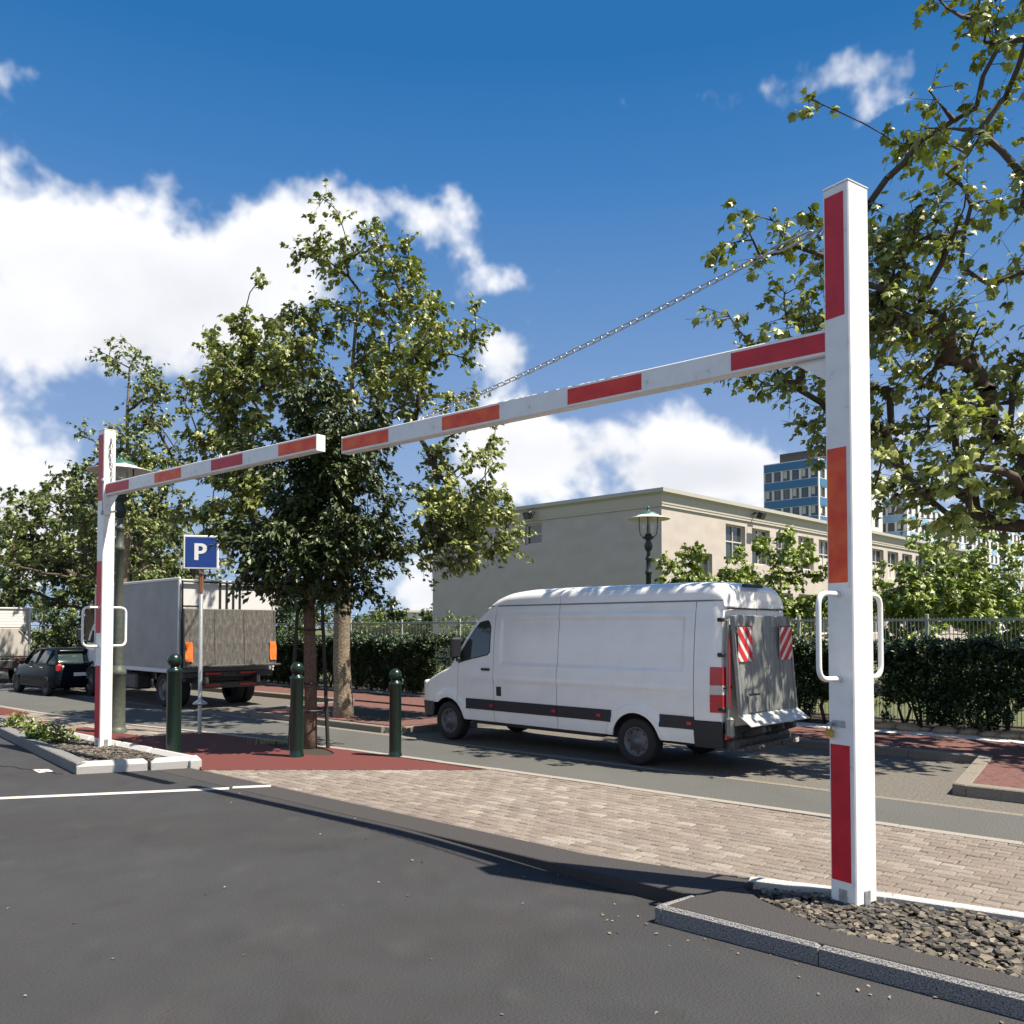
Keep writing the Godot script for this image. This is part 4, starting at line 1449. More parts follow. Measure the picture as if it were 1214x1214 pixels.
func make_bollards() -> void:
	var spots := [[-12.32, 6.27, 1.53, "dark green bollard with a ball top behind the kerb of the planted bed"], [-10.93, 7.47, 1.40, "dark green bollard with a ball top in front of the small tree trunk"], [-9.86, 8.46, 1.30, "dark green bollard with a ball top nearest the white van"]]
	for k in 3:
		var p = spots[k]
		var root := thing("bollard", p[3], "bollard", at(p[0], p[1], 0.0), rng.randf_range(0, 60), "green bollards along the red footway")
		var st := mb(true)
		lathe(st, [[0.098, -0.02], [0.098, 0.03], [0.090, 0.045], [0.088, 0.10], [0.086, 1.02], [0.092, 1.03], [0.092, 1.06], [0.075, 1.075], [0.058, 1.09], [0.05, 1.11]], 28)
		build("shaft", st, M.bollard_green, root)
		st = mb(true)
		var prof := []
		for i in 15:
			var a := -PI / 2 * 0.72 + (PI / 2 * 1.72) * i / 14
			prof.append([maxf(cos(a) * 0.088, 0.0), 1.175 + sin(a) * 0.088])
		lathe(st, prof, 28)
		build("ball", st, M.bollard_green, root)
		root.scale = Vector3.ONE * (p[2] / 1.262)


func make_sign() -> void:
	var root := thing("parking_sign", "square blue parking sign with a white P on a slim grey pole", "sign", at(-14.62, 7.93, 0.0), 12.0)
	var h := 3.38
	var st := mb(true)
	lathe(st, [[0.036, -0.05], [0.036, h - 0.1], [0.03, h - 0.095], [0.0, h - 0.09]], 14)
	build("pole", st, M.galvanised, root)
	var cy := 3.28
	var w := 0.61
	st = mb()
	box(st, Vector3(0, cy, 0.055), Vector3(w, w, 0.03), 0.012)
	var panel := build("panel", st, M.sign_white, root)
	st = mb()
	box(st, Vector3(0, cy, 0.0715), Vector3(w - 0.066, w - 0.066, 0.004), 0.0015)
	build("blue_face", st, M.sign_blue, panel)
	var tm := TextMesh.new()
	var f := SystemFont.new()
	f.font_names = PackedStringArray(["Droid Sans"])
	f.font_weight = 700
	tm.font = f
	tm.text = "P"
	tm.font_size = 64
	tm.pixel_size = 0.0066
	tm.depth = 0.004
	tm.material = M.sign_white
	put("letter", tm, panel, Transform3D(Basis().scaled(Vector3(1.1, 1.0, 1.0)), Vector3(-0.02, cy, 0.0755)))
	st = mb()
	box(st, Vector3(0, cy + 0.17, 0.028), Vector3(0.3, 0.035, 0.03), 0.004)
	box(st, Vector3(0, cy - 0.17, 0.028), Vector3(0.3, 0.035, 0.03), 0.004)
	build("bracket", st, M.galvanised, root)
	# rusty clamp below the panel and a collar near the ground
	st = mb()
	box(st, Vector3(-0.055, 2.72, 0.02), Vector3(0.075, 0.38, 0.05), 0.025, Transform3D(Basis(Vector3.FORWARD, 0.02), Vector3.ZERO))
	tube(st, PackedVector3Array([Vector3(-0.05, 2.86, 0.0), Vector3(0.03, 2.9, 0.05)]), PackedFloat32Array([0.02]), 6)
	build("rusty_clamp", st, M.rusty, root)
	st = mb(true)
	lathe(st, [[0.036, 0.52], [0.13, 0.53], [0.12, 0.56], [0.05, 0.60], [0.036, 0.62]], 18)
	build("collar", st, M.galvanised, root)


func lamp(label: String, where: Vector3, k: float, body: Material, turn: float) -> void:
	var root := thing("street_lamp", label, "street lamp", where, turn, "old style street lamps")
	root.scale = Vector3.ONE * k
	var st := mb(true)
	lathe(st, [[0.17, -0.05], [0.17, 0.06], [0.15, 0.08], [0.135, 0.12], [0.13, 1.02], [0.145, 1.04], [0.145, 1.10], [0.12, 1.14], [0.10, 1.2]], 20)
	build("base", st, body, root)
	st = mb(true)
	lathe(st, [[0.088, 1.18], [0.076, 2.3], [0.068, 3.25], [0.09, 3.27], [0.09, 3.33], [0.066, 3.36], [0.060, 3.62], [0.085, 3.65], [0.085, 3.69], [0.055, 3.72], [0.05, 3.86]], 20)
	build("column", st, body, root)
	st = mb(true)
	lathe(st, [[0.045, 3.84], [0.075, 3.88], [0.105, 3.95], [0.11, 4.02], [0.075, 4.10], [0.06, 4.14], [0.15, 4.20], [0.16, 4.23], [0.10, 4.25], [0.07, 4.32], [0.0, 4.33]], 20)
	build("neck", st, M.lamp_dark, root)
	st = mb(true)
	for i in 4:
		var a := TAU * i / 4 + 0.4
		var o := Vector3(cos(a), 0, sin(a))
		tube(st, PackedVector3Array([o * 0.12 + Vector3.UP * 4.2, o * 0.21 + Vector3.UP * 4.3, o * 0.235 + Vector3.UP * 4.5, o * 0.235 + Vector3.UP * 4.74]), PackedFloat32Array([0.012]), 6)
	build("cage", st, M.lamp_dark, root)
	st = mb(true)
	lathe(st, [[0.0, 4.30], [0.11, 4.30], [0.135, 4.45], [0.125, 4.74], [0.0, 4.745]], 18)
	build("glass", st, M.lamp_glass, root)
	st = mb(true)
	lathe(st, [[0.035, 4.32], [0.05, 4.36], [0.05, 4.52], [0.03, 4.56], [0.0, 4.58]], 12)
	build("burner", st, M.lamp_dark, root)
	st = mb(true)
	lathe(st, [[0.0, 4.745], [0.30, 4.735], [0.56, 4.69], [0.565, 4.705], [0.31, 4.77], [0.27, 4.80]], 30)
	build("hat", st, M.lamp_white, root)
	st = mb(true)
	lathe(st, [[0.28, 4.775], [0.27, 4.81], [0.20, 4.87], [0.09, 4.90], [0.04, 4.92], [0.03, 4.96], [0.045, 4.985], [0.03, 5.02], [0.0, 5.04]], 24)
	build("dome", st, M.lamp_green, root)


func make_lamps() -> void:
	lamp("grey green lamp post with a wide flat hat directly behind the far barrier post", at(-15.92, 7.02), 1.02, M.lamp_grey, 20.0)
	lamp("dark green lantern with a wide white hat rising behind the roof of the white van", Vector3(3.55, 0.05, -22.4), 1.0, M.lamp_dark, 10.0)
	lamp("thin dark lamp post far off at the left above the dark parked car", Vector3(-25.5, 0.05, -47.0), 1.0, M.lamp_dark, 0.0)


# ------------------------------------------------------------------ vehicles

func curve(keys: Array, x: float) -> float:
	if x <= keys[0][0]:
		return keys[0][1]
	for k in keys.size() - 1:
		if x <= keys[k + 1][0]:
			var f: float = (x - keys[k][0]) / (keys[k + 1][0] - keys[k][0])
			return lerpf(keys[k][1], keys[k + 1][1], f)
	return keys[-1][1]


func smooth_curve(keys: Array, x: float) -> float:     # the same, through a spline
	var n := keys.size()
	if x <= keys[0][0]:
		return keys[0][1]
	for k in n - 1:
		if x <= keys[k + 1][0]:
			var f: float = (x - keys[k][0]) / (keys[k + 1][0] - keys[k][0])
			var p0: float = keys[maxi(k - 1, 0)][1]
			var p3: float = keys[mini(k + 2, n - 1)][1]
			return clampf(cubic_interpolate(keys[k][1], keys[k + 1][1], p0, p3, f), minf(keys[k][1], keys[k + 1][1]), maxf(keys[k][1], keys[k + 1][1]))
	return keys[-1][1]


const VAN_HALF := [[0.25, 0.92], [0.55, 0.965], [1.0, 0.99], [1.25, 0.992], [1.6, 0.98], [2.0, 0.955], [2.4, 0.915], [2.75, 0.865]]
const VAN_TAPER := [[0.0, 0.72], [0.06, 0.80], [0.15, 0.865], [0.35, 0.93], [0.7, 0.972], [1.2, 0.992], [1.7, 1.0], [6.6, 1.0], [6.8, 0.985], [6.93, 0.95]]
const VAN_TOP := [[0.0, 0.78], [0.05, 0.96], [0.14, 1.09], [0.5, 1.26], [0.95, 1.43], [1.05, 1.50], [1.25, 1.78], [1.55, 2.16], [1.8, 2.44], [2.0, 2.63], [2.2, 2.76], [2.5, 2.85], [3.0, 2.895], [4.5, 2.905], [6.3, 2.90], [6.7, 2.885], [6.86, 2.83], [6.93, 2.74]]
const AXLES := [1.0, 5.42]


func van_side_top(x: float) -> float:
	return minf(2.60, smooth_curve(VAN_TOP, x) - lerpf(0.10, 0.24, smoothstep(0.6, 2.2, x)))


func van_side(x: float, y: float) -> float:
	var z := smooth_curve(VAN_HALF, y) * smooth_curve(VAN_TAPER, x)
	# the pressed panels between the ribs, the lower swage line and the wheel-arch flares
	var inside := smoothstep(2.40, 2.445, x) * smoothstep(6.32, 6.28, x) * smoothstep(1.50, 1.55, y) * smoothstep(2.36, 2.31, y)
	z -= 0.024 * inside
	var lower := smoothstep(1.55, 1.75, x) * smoothstep(6.45, 6.3, x)
	z -= 0.012 * lower * smoothstep(1.235, 1.19, y)
	z += 0.010 * lower * exp(-pow((y - 1.235) / 0.03, 2.0))
	z -= 0.012 * smoothstep(2.42, 2.45, y) * smoothstep(2.52, 2.47, y) * smoothstep(1.9, 2.2, x)
	for a in AXLES:
		var r := Vector2(x - a, y - 0.37).length()
		z += 0.030 * smoothstep(0.62, 0.56, r) * smoothstep(0.3, 0.5, y)
	return z


func van_low(x: float) -> float:
	var y := 0.44
	for a in AXLES:
		var q: float = 0.46 * 0.46 - (x - a) * (x - a)
		if q > 0.0:
			y = maxf(y, 0.37 + sqrt(q))
	return y


func van_panel(x0: float, x1: float, low: Callable, high: Callable, off: float, dx: float, ny: int, side: float, lip := 0.02) -> SurfaceTool:
	var st := mb(true)
	var nx := maxi(1, int(ceil((x1 - x0) / dx)))
	var p := func(i: int, j: int) -> Vector3:
		var x := lerpf(x0, x1, float(i) / nx)
		var lo: float = low.call(x)
		var hi: float = maxf(high.call(x), lo + 0.005)
		var y := lerpf(lo, hi, float(j) / ny)
		return Vector3(x - AXLES[1], y, side * (van_side(x, y) + off))
	var inward := Vector3(0, 0, -side * lip)
	for i in nx:
		for j in ny:
			if side > 0.0:
				quad(st, p.call(i, j), p.call(i + 1, j), p.call(i + 1, j + 1), p.call(i, j + 1))
			else:
				quad(st, p.call(i + 1, j), p.call(i, j), p.call(i, j + 1), p.call(i + 1, j + 1))
	# turned-in edges
	st.set_smooth_group(-1)
	for i in nx:
		for j in [0, ny]:
			var mid := Vector3((x0 + x1) * 0.5 - AXLES[1], 1.3, side * 0.9)
			quad_out(st, p.call(i, j), p.call(i + 1, j), p.call(i + 1, j) + inward, p.call(i, j) + inward, mid)
	for j in ny:
		for i in [0, nx]:
			var mid := Vector3((x0 + x1) * 0.5 - AXLES[1], 1.3, side * 0.9)
			quad_out(st, p.call(i, j), p.call(i, j + 1), p.call(i, j + 1) + inward, p.call(i, j) + inward, mid)
	return st


func van_shell(x0: float, x1: float, dx: float, a0: float, a1: float, na: int, off := 0.0) -> SurfaceTool:    # over the top, from angle a0 (near side 0) to a1 (far side 180)
	var st := mb(true)
	var nx := maxi(1, int(ceil((x1 - x0) / dx)))
	var p := func(i: int, j: int) -> Vector3:
		var x := lerpf(x0, x1, float(i) / nx)
		var a := deg_to_rad(lerpf(a0, a1, float(j) / na))
		var y0 := van_side_top(x)
		var top := smooth_curve(VAN_TOP, x)
		var z0 := van_side(x, y0)
		var c := cos(a)
		var s := sin(a)
		var z := signf(c) * pow(absf(c), 0.36) * (z0 + off)
		return Vector3(x - AXLES[1], y0 + (top + off - y0) * pow(maxf(s, 0.0), 0.66), z)
	for i in nx:
		for j in na:
			quad(st, p.call(i, j), p.call(i + 1, j), p.call(i + 1, j + 1), p.call(i, j + 1))
	return st


func wheel(parent: Node3D, c: Vector3, r: float, w: float, side: float) -> void:
	var xf := Transform3D(Basis(Vector3.RIGHT, side * PI / 2), c)
	var st := mb(true)
	lathe(st, [[r * 0.60, -w * 0.5], [r * 0.92, -w * 0.5], [r * 0.985, -w * 0.40], [r, -w * 0.28], [r, w * 0.28], [r * 0.985, w * 0.40], [r * 0.92, w * 0.5], [r * 0.70, w * 0.5], [r * 0.63, w * 0.44], [r * 0.60, w * 0.40]], 36, xf)
	var wh := build("wheel", st, M.rubber, parent)
	st = mb(true)
	lathe(st, [[r * 0.63, w * 0.42], [r * 0.62, w * 0.45], [r * 0.57, w * 0.43], [r * 0.54, w * 0.22], [r * 0.42, w * 0.24], [r * 0.36, w * 0.34], [r * 0.22, w * 0.36], [r * 0.20, w * 0.42], [0.0, w * 0.44]], 32, xf)
	build("rim", st, M.wheel_steel, wh)
	st = mb()
	for k in 8:
		var a := TAU * k / 8
		lathe(st, [[r * 0.062, w * 0.20], [r * 0.062, w * 0.262], [0.0, w * 0.264]], 10, xf * Transform3D(Basis(), Vector3(cos(a) * r * 0.475, 0, sin(a) * r * 0.475)))
	build("vent", st, M.inner_dark, wh)  # dark discs painted as the shade inside the wheel holes


func make_van() -> void:
	var root := thing("white_van", "white high roof panel van with black side strip and folded tail lift at the rear", "van", Vector3(2.35, 0, -12.70), -44.5)
	root.scale = Vector3(0.888, 0.875, 0.94)
	var ax: float = AXLES[1]
	for side in [1.0, -1.0]:
		var lowf := func(x: float) -> float: return van_low(x)
		var topf := func(x: float) -> float: return van_side_top(x)
		build("wing", van_panel(0.03, 1.282, func(x: float) -> float: return maxf(van_low(x), 0.72 - 0.3 * smoothstep(1.35, 1.5, x)), topf, 0.0, 0.04, 12, side), M.van_white, root)
		build("door", van_panel(1.296, 2.243, func(x: float) -> float: return maxf(van_low(x), 0.44), topf, 0.0, 0.04, 34, side), M.van_white, root)
		build("side_panel", van_panel(2.257, 3.783, lowf, topf, 0.0, 0.03, 70, side), M.van_white, root)
		build("side_panel", van_panel(3.797, 6.493, lowf, topf, 0.0, 0.03, 70, side), M.van_white, root)
		build("corner_panel", van_panel(6.507, 6.93, func(_x: float) -> float: return 0.80, topf, 0.0, 0.03, 20, side), M.van_white, root)
		build("roof_gutter", van_panel(2.05, 6.92, func(_x: float) -> float: return 2.578, func(_x: float) -> float: return 2.600, 0.006, 0.08, 1, side, 0.01), M.gutter_grey, root)
		# black side strip, bumper ends
		for r in [[1.52, 2.246], [2.254, 3.786], [3.794, 4.95], [5.89, 6.5]]:
			build("black_strip", van_panel(r[0], r[1], func(_x: float) -> float: return 0.65, func(_x: float) -> float: return 0.845, 0.013, 0.15, 4, side, 0.03), M.black_trim, root)
		build("front_bumper", van_panel(0.0, 0.60, func(x: float) -> float: return maxf(0.36, van_low(x)), func(x: float) -> float: return maxf(0.715, van_low(x)), 0.02, 0.04, 5, side, 0.06), M.black_plastic, root)
		build("rear_bumper", van_panel(6.50, 6.95, func(x: float) -> float: return 0.40, func(_x: float) -> float: return 0.79, 0.02, 0.05, 5, side, 0.08), M.black_plastic, root)
		# door glass with its rubber surround, handle
		var glass_low := [[1.30, 1.52], [1.5, 1.575], [2.1, 1.69], [2.14, 1.74]]
		var glass_top := [[1.30, 1.60], [1.36, 1.70], [1.77, 2.22], [1.86, 2.275], [2.06, 2.31], [2.12, 2.26], [2.14, 2.18]]
		build("window_rubber", van_panel(1.285, 2.155, func(x: float) -> float: return curve(glass_low, x) - 0.02, func(x: float) -> float: return curve(glass_top, x) + 0.02, 0.002, 0.03, 12, side, 0.004), M.black_plastic, root)
		build("side_window", van_panel(1.31, 2.135, func(x: float) -> float: return curve(glass_low, x), func(x: float) -> float: return curve(glass_top, x), 0.0045, 0.03, 12, side, 0.003), M.auto_glass, root)
		build("door_handle", van_panel(1.96, 2.16, func(_x: float) -> float: return 1.385, func(_x: float) -> float: return 1.43, 0.03, 0.05, 2, side, 0.04), M.black_plastic, root)
		build("fuel_flap", van_panel(2.33, 2.45, func(_x: float) -> float: return 0.93, func(_x: float) -> float: return 1.10, 0.006, 0.05, 2, side, 0.01), M.black_plastic, root)
		for m in [2.2, 3.72, 4.7, 6.42]:
			build("marker_lamp", van_panel(m - 0.04, m + 0.04, func(_x: float) -> float: return 0.72, func(_x: float) -> float: return 0.765, 0.02, 0.04, 1, side, 0.01), M.tail_red, root)
		# tall tail lamp in four fields
		for f in [[0.93, 1.06, M.tail_red], [1.063, 1.19, M.tail_red], [1.193, 1.33, M.tail_clear], [1.333, 1.60, M.tail_red]]:
			var y0: float = f[0]
			var y1: float = f[1]
			build("tail_lamp", van_panel(6.775, 6.965, func(_x: float) -> float: return y0, func(_x: float) -> float: return y1, 0.010, 0.03, 3, side, 0.09), f[2], root)
		var st := mb()
		box(st, Vector3(1.36 - ax, 1.80, side * 1.10), Vector3(0.12, 0.40, 0.22), 0.045)
		box(st, Vector3(1.40 - ax, 1.58, side * 1.03), Vector3(0.09, 0.08, 0.16), 0.02)
		build("mirror", st, M.black_plastic, root)
		st = mb()
		box(st, Vector3(0.13 - ax, 0.98, side * 0.70), Vector3(0.12, 0.30, 0.26), 0.05)
		build("headlight", st, M.tail_clear, root)
		for a in AXLES:
			wheel(root, Vector3(a - ax, 0.372, side * 0.845), 0.372, 0.235, side)
	build("bonnet", van_shell(0.03, 1.04, 0.05, 0, 180, 24), M.van_white, root)
	build("windscreen", van_shell(1.05, 2.02, 0.05, 14, 166, 24), M.auto_glass, root)
	build("pillar", van_shell(1.04, 2.03, 0.05, 0, 14.2, 4), M.van_white, root)
	build("pillar", van_shell(1.04, 2.03, 0.05, 165.8, 180, 4), M.van_white, root)
	build("roof", van_shell(2.028, 3.787, 0.06, 0, 180, 36), M.van_white, root)
	build("roof", van_shell(3.793, 6.93, 0.06, 0, 180, 36), M.van_white, root)
	# nose
	var st := mb()
	box(st, Vector3(0.05 - ax, 0.85, 0), Vector3(0.12, 0.36, 1.1), 0.04)
	build("grille", st, M.black_plastic, root)
	st = mb()
	box(st, Vector3(0.05 - ax, 0.54, 0), Vector3(0.16, 0.34, 1.42), 0.06)
	build("front_bumper", st, M.black_plastic, root)
	# dark boxes painting shade into the gaps between panels, and the floor
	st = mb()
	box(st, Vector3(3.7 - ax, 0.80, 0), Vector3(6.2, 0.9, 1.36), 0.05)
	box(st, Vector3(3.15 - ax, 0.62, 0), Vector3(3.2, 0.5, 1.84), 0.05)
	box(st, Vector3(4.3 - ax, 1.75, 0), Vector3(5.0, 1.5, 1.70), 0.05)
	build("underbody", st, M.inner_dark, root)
	# rear wall with its two doors
	st = mb(true)
	var rows := 26
	for j in rows:
		for sgn in [1.0, -1.0]:
			for k in 6:
				var pts: Array[Vector3] = []
				for c in [[k, j], [k + 1, j], [k + 1, j + 1], [k, j + 1]]:
					var y: float = lerpf(0.56, 2.60, c[1] / float(rows))
					var zz: float = (0.004 + (van_side(6.93, y) - 0.004) * c[0] / 6.0) * sgn
					pts.append(Vector3(6.93 + 0.035 * (1.0 - pow(c[0] / 6.0, 3.0)) - ax, y, zz))
				quad_out(st, pts[0], pts[1], pts[2], pts[3], Vector3(5.0 - ax, pts[0].y, 0))
	build("rear_door", st, M.van_white, root)
	st = mb(true)
	for k in 16:
		var pts: Array[Vector3] = []
		for c in [[k, 0], [k + 1, 0], [k + 1, 1], [k, 1]]:
			var a: float = PI * c[0] / 16.0
			var z := signf(cos(a)) * pow(absf(cos(a)), 0.36) * van_side(6.93, 2.5)
			pts.append(Vector3(6.93 + (0.03 if c[1] == 0 else 0.0) - ax, 2.50 if c[1] == 0 else 2.50 + 0.24 * pow(maxf(sin(a), 0.0), 0.66), z))
		quad_out(st, pts[0], pts[1], pts[2], pts[3], Vector3(5.0 - ax, 2.5, 0))
	build("rear_header", st, M.van_white, root)
	st = mb()
	box(st, Vector3(6.985 - ax, 2.47, 0.0), Vector3(0.05, 0.022, 1.62), 0.006)
	build("rain_strip", st, M.black_plastic, root)
	st = mb()
	box(st, Vector3(6.93 - ax, 2.83, 0.05), Vector3(0.07, 0.05, 0.52), 0.012)
	build("high_brake_lamp", st, M.black_plastic, root)
	for side in [1.0, -1.0]:
		for y in [0.98, 1.78, 2.3]:
			st = mb()
			box(st, Vector3(6.93 - ax, y, side * 0.925), Vector3(0.10, 0.06, 0.07), 0.012)
			build("hinge", st, M.black_plastic, root)
	st = mb()
	box(st, Vector3(6.97 - ax, 1.30, 0.84), Vector3(0.05, 0.03, 0.2), 0.008)
	build("door_handle", st, M.black_plastic, root)
	# tail lift, folded up against the doors: plate, lip, guide rails, arms
	var tilt := Transform3D(Basis(Vector3.FORWARD, -0.085), Vector3(7.15 - ax, 0.90, 0.0))
	st = mb()
	box(st, Vector3(0, 0.735, 0), Vector3(0.045, 1.47, 1.66), 0.012, tilt)
	var plate := build("tail_lift_plate", st, M.lift_grey, root)
	st = mb()
	for z in [0.80, -0.80]:
		box(st, Vector3(0.028, 0.735, z), Vector3(0.03, 1.46, 0.04), 0.006, tilt)
	for z in [-0.42, 0.0, 0.42]:
		box(st, Vector3(0.026, 0.735, z), Vector3(0.012, 1.44, 0.018), 0.003, tilt)
	build("rib", st, M.lift_grey, plate)
	st = mb()
	box(st, Vector3(0.032, 0.15, 0.42), Vector3(0.02, 0.26, 0.36), 0.006, tilt)
	build("hatch", st, M.lift_grey, plate)
	st = mb()
	box(st, Vector3(0.036, 0.285, 0.42), Vector3(0.03, 0.025, 0.30), 0.005, tilt)
	build("grip", st, M.black_plastic, plate)
	st = mb()
	box(st, Vector3(0.13, 0, 0), Vector3(0.27, 0.022, 1.70), 0.006, Transform3D(Basis(Vector3.FORWARD, 0.62), Vector3(7.15 - ax, 0.90, 0)))
	build("tail_lift_lip", st, M.lip_metal, root)
	for side in [1.0, -1.0]:
		st = mb()
		box(st, Vector3(7.03 - ax, 0.72, side * 0.86), Vector3(0.12, 0.30, 0.10), 0.03)
		box(st, Vector3(7.0 - ax, 1.55, side * 0.875), Vector3(0.05, 1.5, 0.04), 0.01)
		build("guide_rail", st, M.lift_grey, root)
		st = mb()
		box(st, Vector3(7.03 - ax, 1.55, side * 0.875), Vector3(0.012, 1.1, 0.03), 0.003)
		build("red_reflector", st, M.tail_red, root)
		st = mb()
		box(st, Vector3(6.975 - ax, 0.58, side * 0.80), Vector3(0.03, 0.10, 0.22), 0.008)
		build("red_reflector", st, M.tail_red, root)
		st = mb()
		box(st, Vector3(0, 0, 0), Vector3(0.62, 0.09, 0.07), 0.015, Transform3D(Basis(Vector3.FORWARD, -0.35), Vector3(7.05 - ax, 0.58, side * 0.45)))
		box(st, Vector3(0, 0, 0), Vector3(0.5, 0.06, 0.06), 0.015, Transform3D(Basis(Vector3.FORWARD, 0.2), Vector3(7.0 - ax, 0.44, side * 0.30)))
		tube(st, PackedVector3Array([Vector3(6.75 - ax, 0.42, side * 0.2), Vector3(7.28 - ax, 0.66, side * 0.2)]), PackedFloat32Array([0.035]), 10)
		build("lift_arm", st, M.steel_dark, root)
	st = mb()
	box(st, Vector3(7.0 - ax, 0.46, 0), Vector3(0.14, 0.14, 1.7), 0.02)
	box(st, Vector3(7.16 - ax, 0.40, -0.1), Vector3(0.10, 0.09, 1.5), 0.015)
	box(st, Vector3(6.8 - ax, 0.56, 0), Vector3(0.4, 0.3, 1.5), 0.04)
	build("cross_member", st, M.steel_dark, root)
	st = mb()
	box(st, Vector3(7.22 - ax, 0.40, -0.72), Vector3(0.03, 0.07, 0.09), 0.01)
	build("rear_lamp", st, M.tail_clear, root)
	# red and white striped warning flags hung on the plate
	for f in [[0.60, 1.0, "red and white striped warning flag on the tail lift, nearer the tail lamp"], [-0.58, -1.0, "red and white striped warning flag on the tail lift, nearer the hedge"]]:
		var flag := thing("warning_flag", f[2], "flag", root.transform * (tilt * Vector3(0.05, 1.04, f[0])), -44.5 + 90.0, "striped flags on the tail lift of the white van")
		warning_flag(flag, f[1])


func warning_flag(flag: Node3D, lean: float) -> void:
	var w := 0.36
	var h := 0.46
	var st := mb()
	box(st, Vector3(0, 0, 0.012), Vector3(w, h, 0.006), 0.002)
	var cloth := build("panel", st, M.flag_white, flag)
	var rect := PackedVector2Array([Vector2(-w * 0.5, -h * 0.5), Vector2(w * 0.5, -h * 0.5), Vector2(w * 0.5, h * 0.5), Vector2(-w * 0.5, h * 0.5)])
	for k in range(-2, 3):
		var c := k * 0.20
		var band := PackedVector2Array([Vector2(-0.5, c + 0.5 * lean - 0.065), Vector2(0.5, c - 0.5 * lean - 0.065), Vector2(0.5, c - 0.5 * lean + 0.055), Vector2(-0.5, c + 0.5 * lean + 0.055)])
		for poly in Geometry2D.intersect_polygons(rect, ccw(band)):
			st = mb()
			var idx := Geometry2D.triangulate_polygon(poly)
			for i in range(0, idx.size(), 3):
				var v: Array[Vector3] = []
				for q in 3:
					v.append(Vector3(poly[idx[i + q]].x, poly[idx[i + q]].y, 0.0172))
				tri_out(st, v[0], v[1], v[2], Vector3(0, 0, -1))
			build("red_band", st, M.flag_red, cloth)
	st = mb()
	tube(st, PackedVector3Array([Vector3(-w * 0.5, h * 0.5, 0.012), Vector3(w * 0.5, h * 0.5, 0.012)]), PackedFloat32Array([0.008]), 6)
	build("rod", st, M.black_plastic, flag)


func rring(x: float, y0: float, y1: float, wb: float, wt: float, r: float) -> PackedVector3Array:   # a rounded cross-section at x
	var out := PackedVector3Array()
	var cs := [[wb - r, y0 + r, -90.0], [wt - r, y1 - r, 0.0], [-wt + r, y1 - r, 90.0], [-wb + r, y0 + r, 180.0]]
	for c in cs:
		for k in 4:
			var a := deg_to_rad(c[2] + 30.0 * k)
			out.append(Vector3(x, c[1] + sin(a) * r, c[0] + cos(a) * r))
	return out


func loft(st: SurfaceTool, rings: Array) -> void:
	for i in rings.size() - 1:
		var a: PackedVector3Array = rings[i]
		var b: PackedVector3Array = rings[i + 1]
		var n := a.size()
		var mid := Vector3.ZERO
		for k in n:
			mid += (a[k] + b[k]) / (2.0 * n)
		for k in n:
			var l := (k + 1) % n
			quad_out(st, a[k], a[l], b[l], b[k], mid)
	for e in [[0, 1], [rings.size() - 1, rings.size() - 2]]:
		var a: PackedVector3Array = rings[e[0]]
		var o: PackedVector3Array = rings[e[1]]
		for k in range(1, a.size() - 1):
			tri_out(st, a[0], a[k], a[k + 1], o[0])


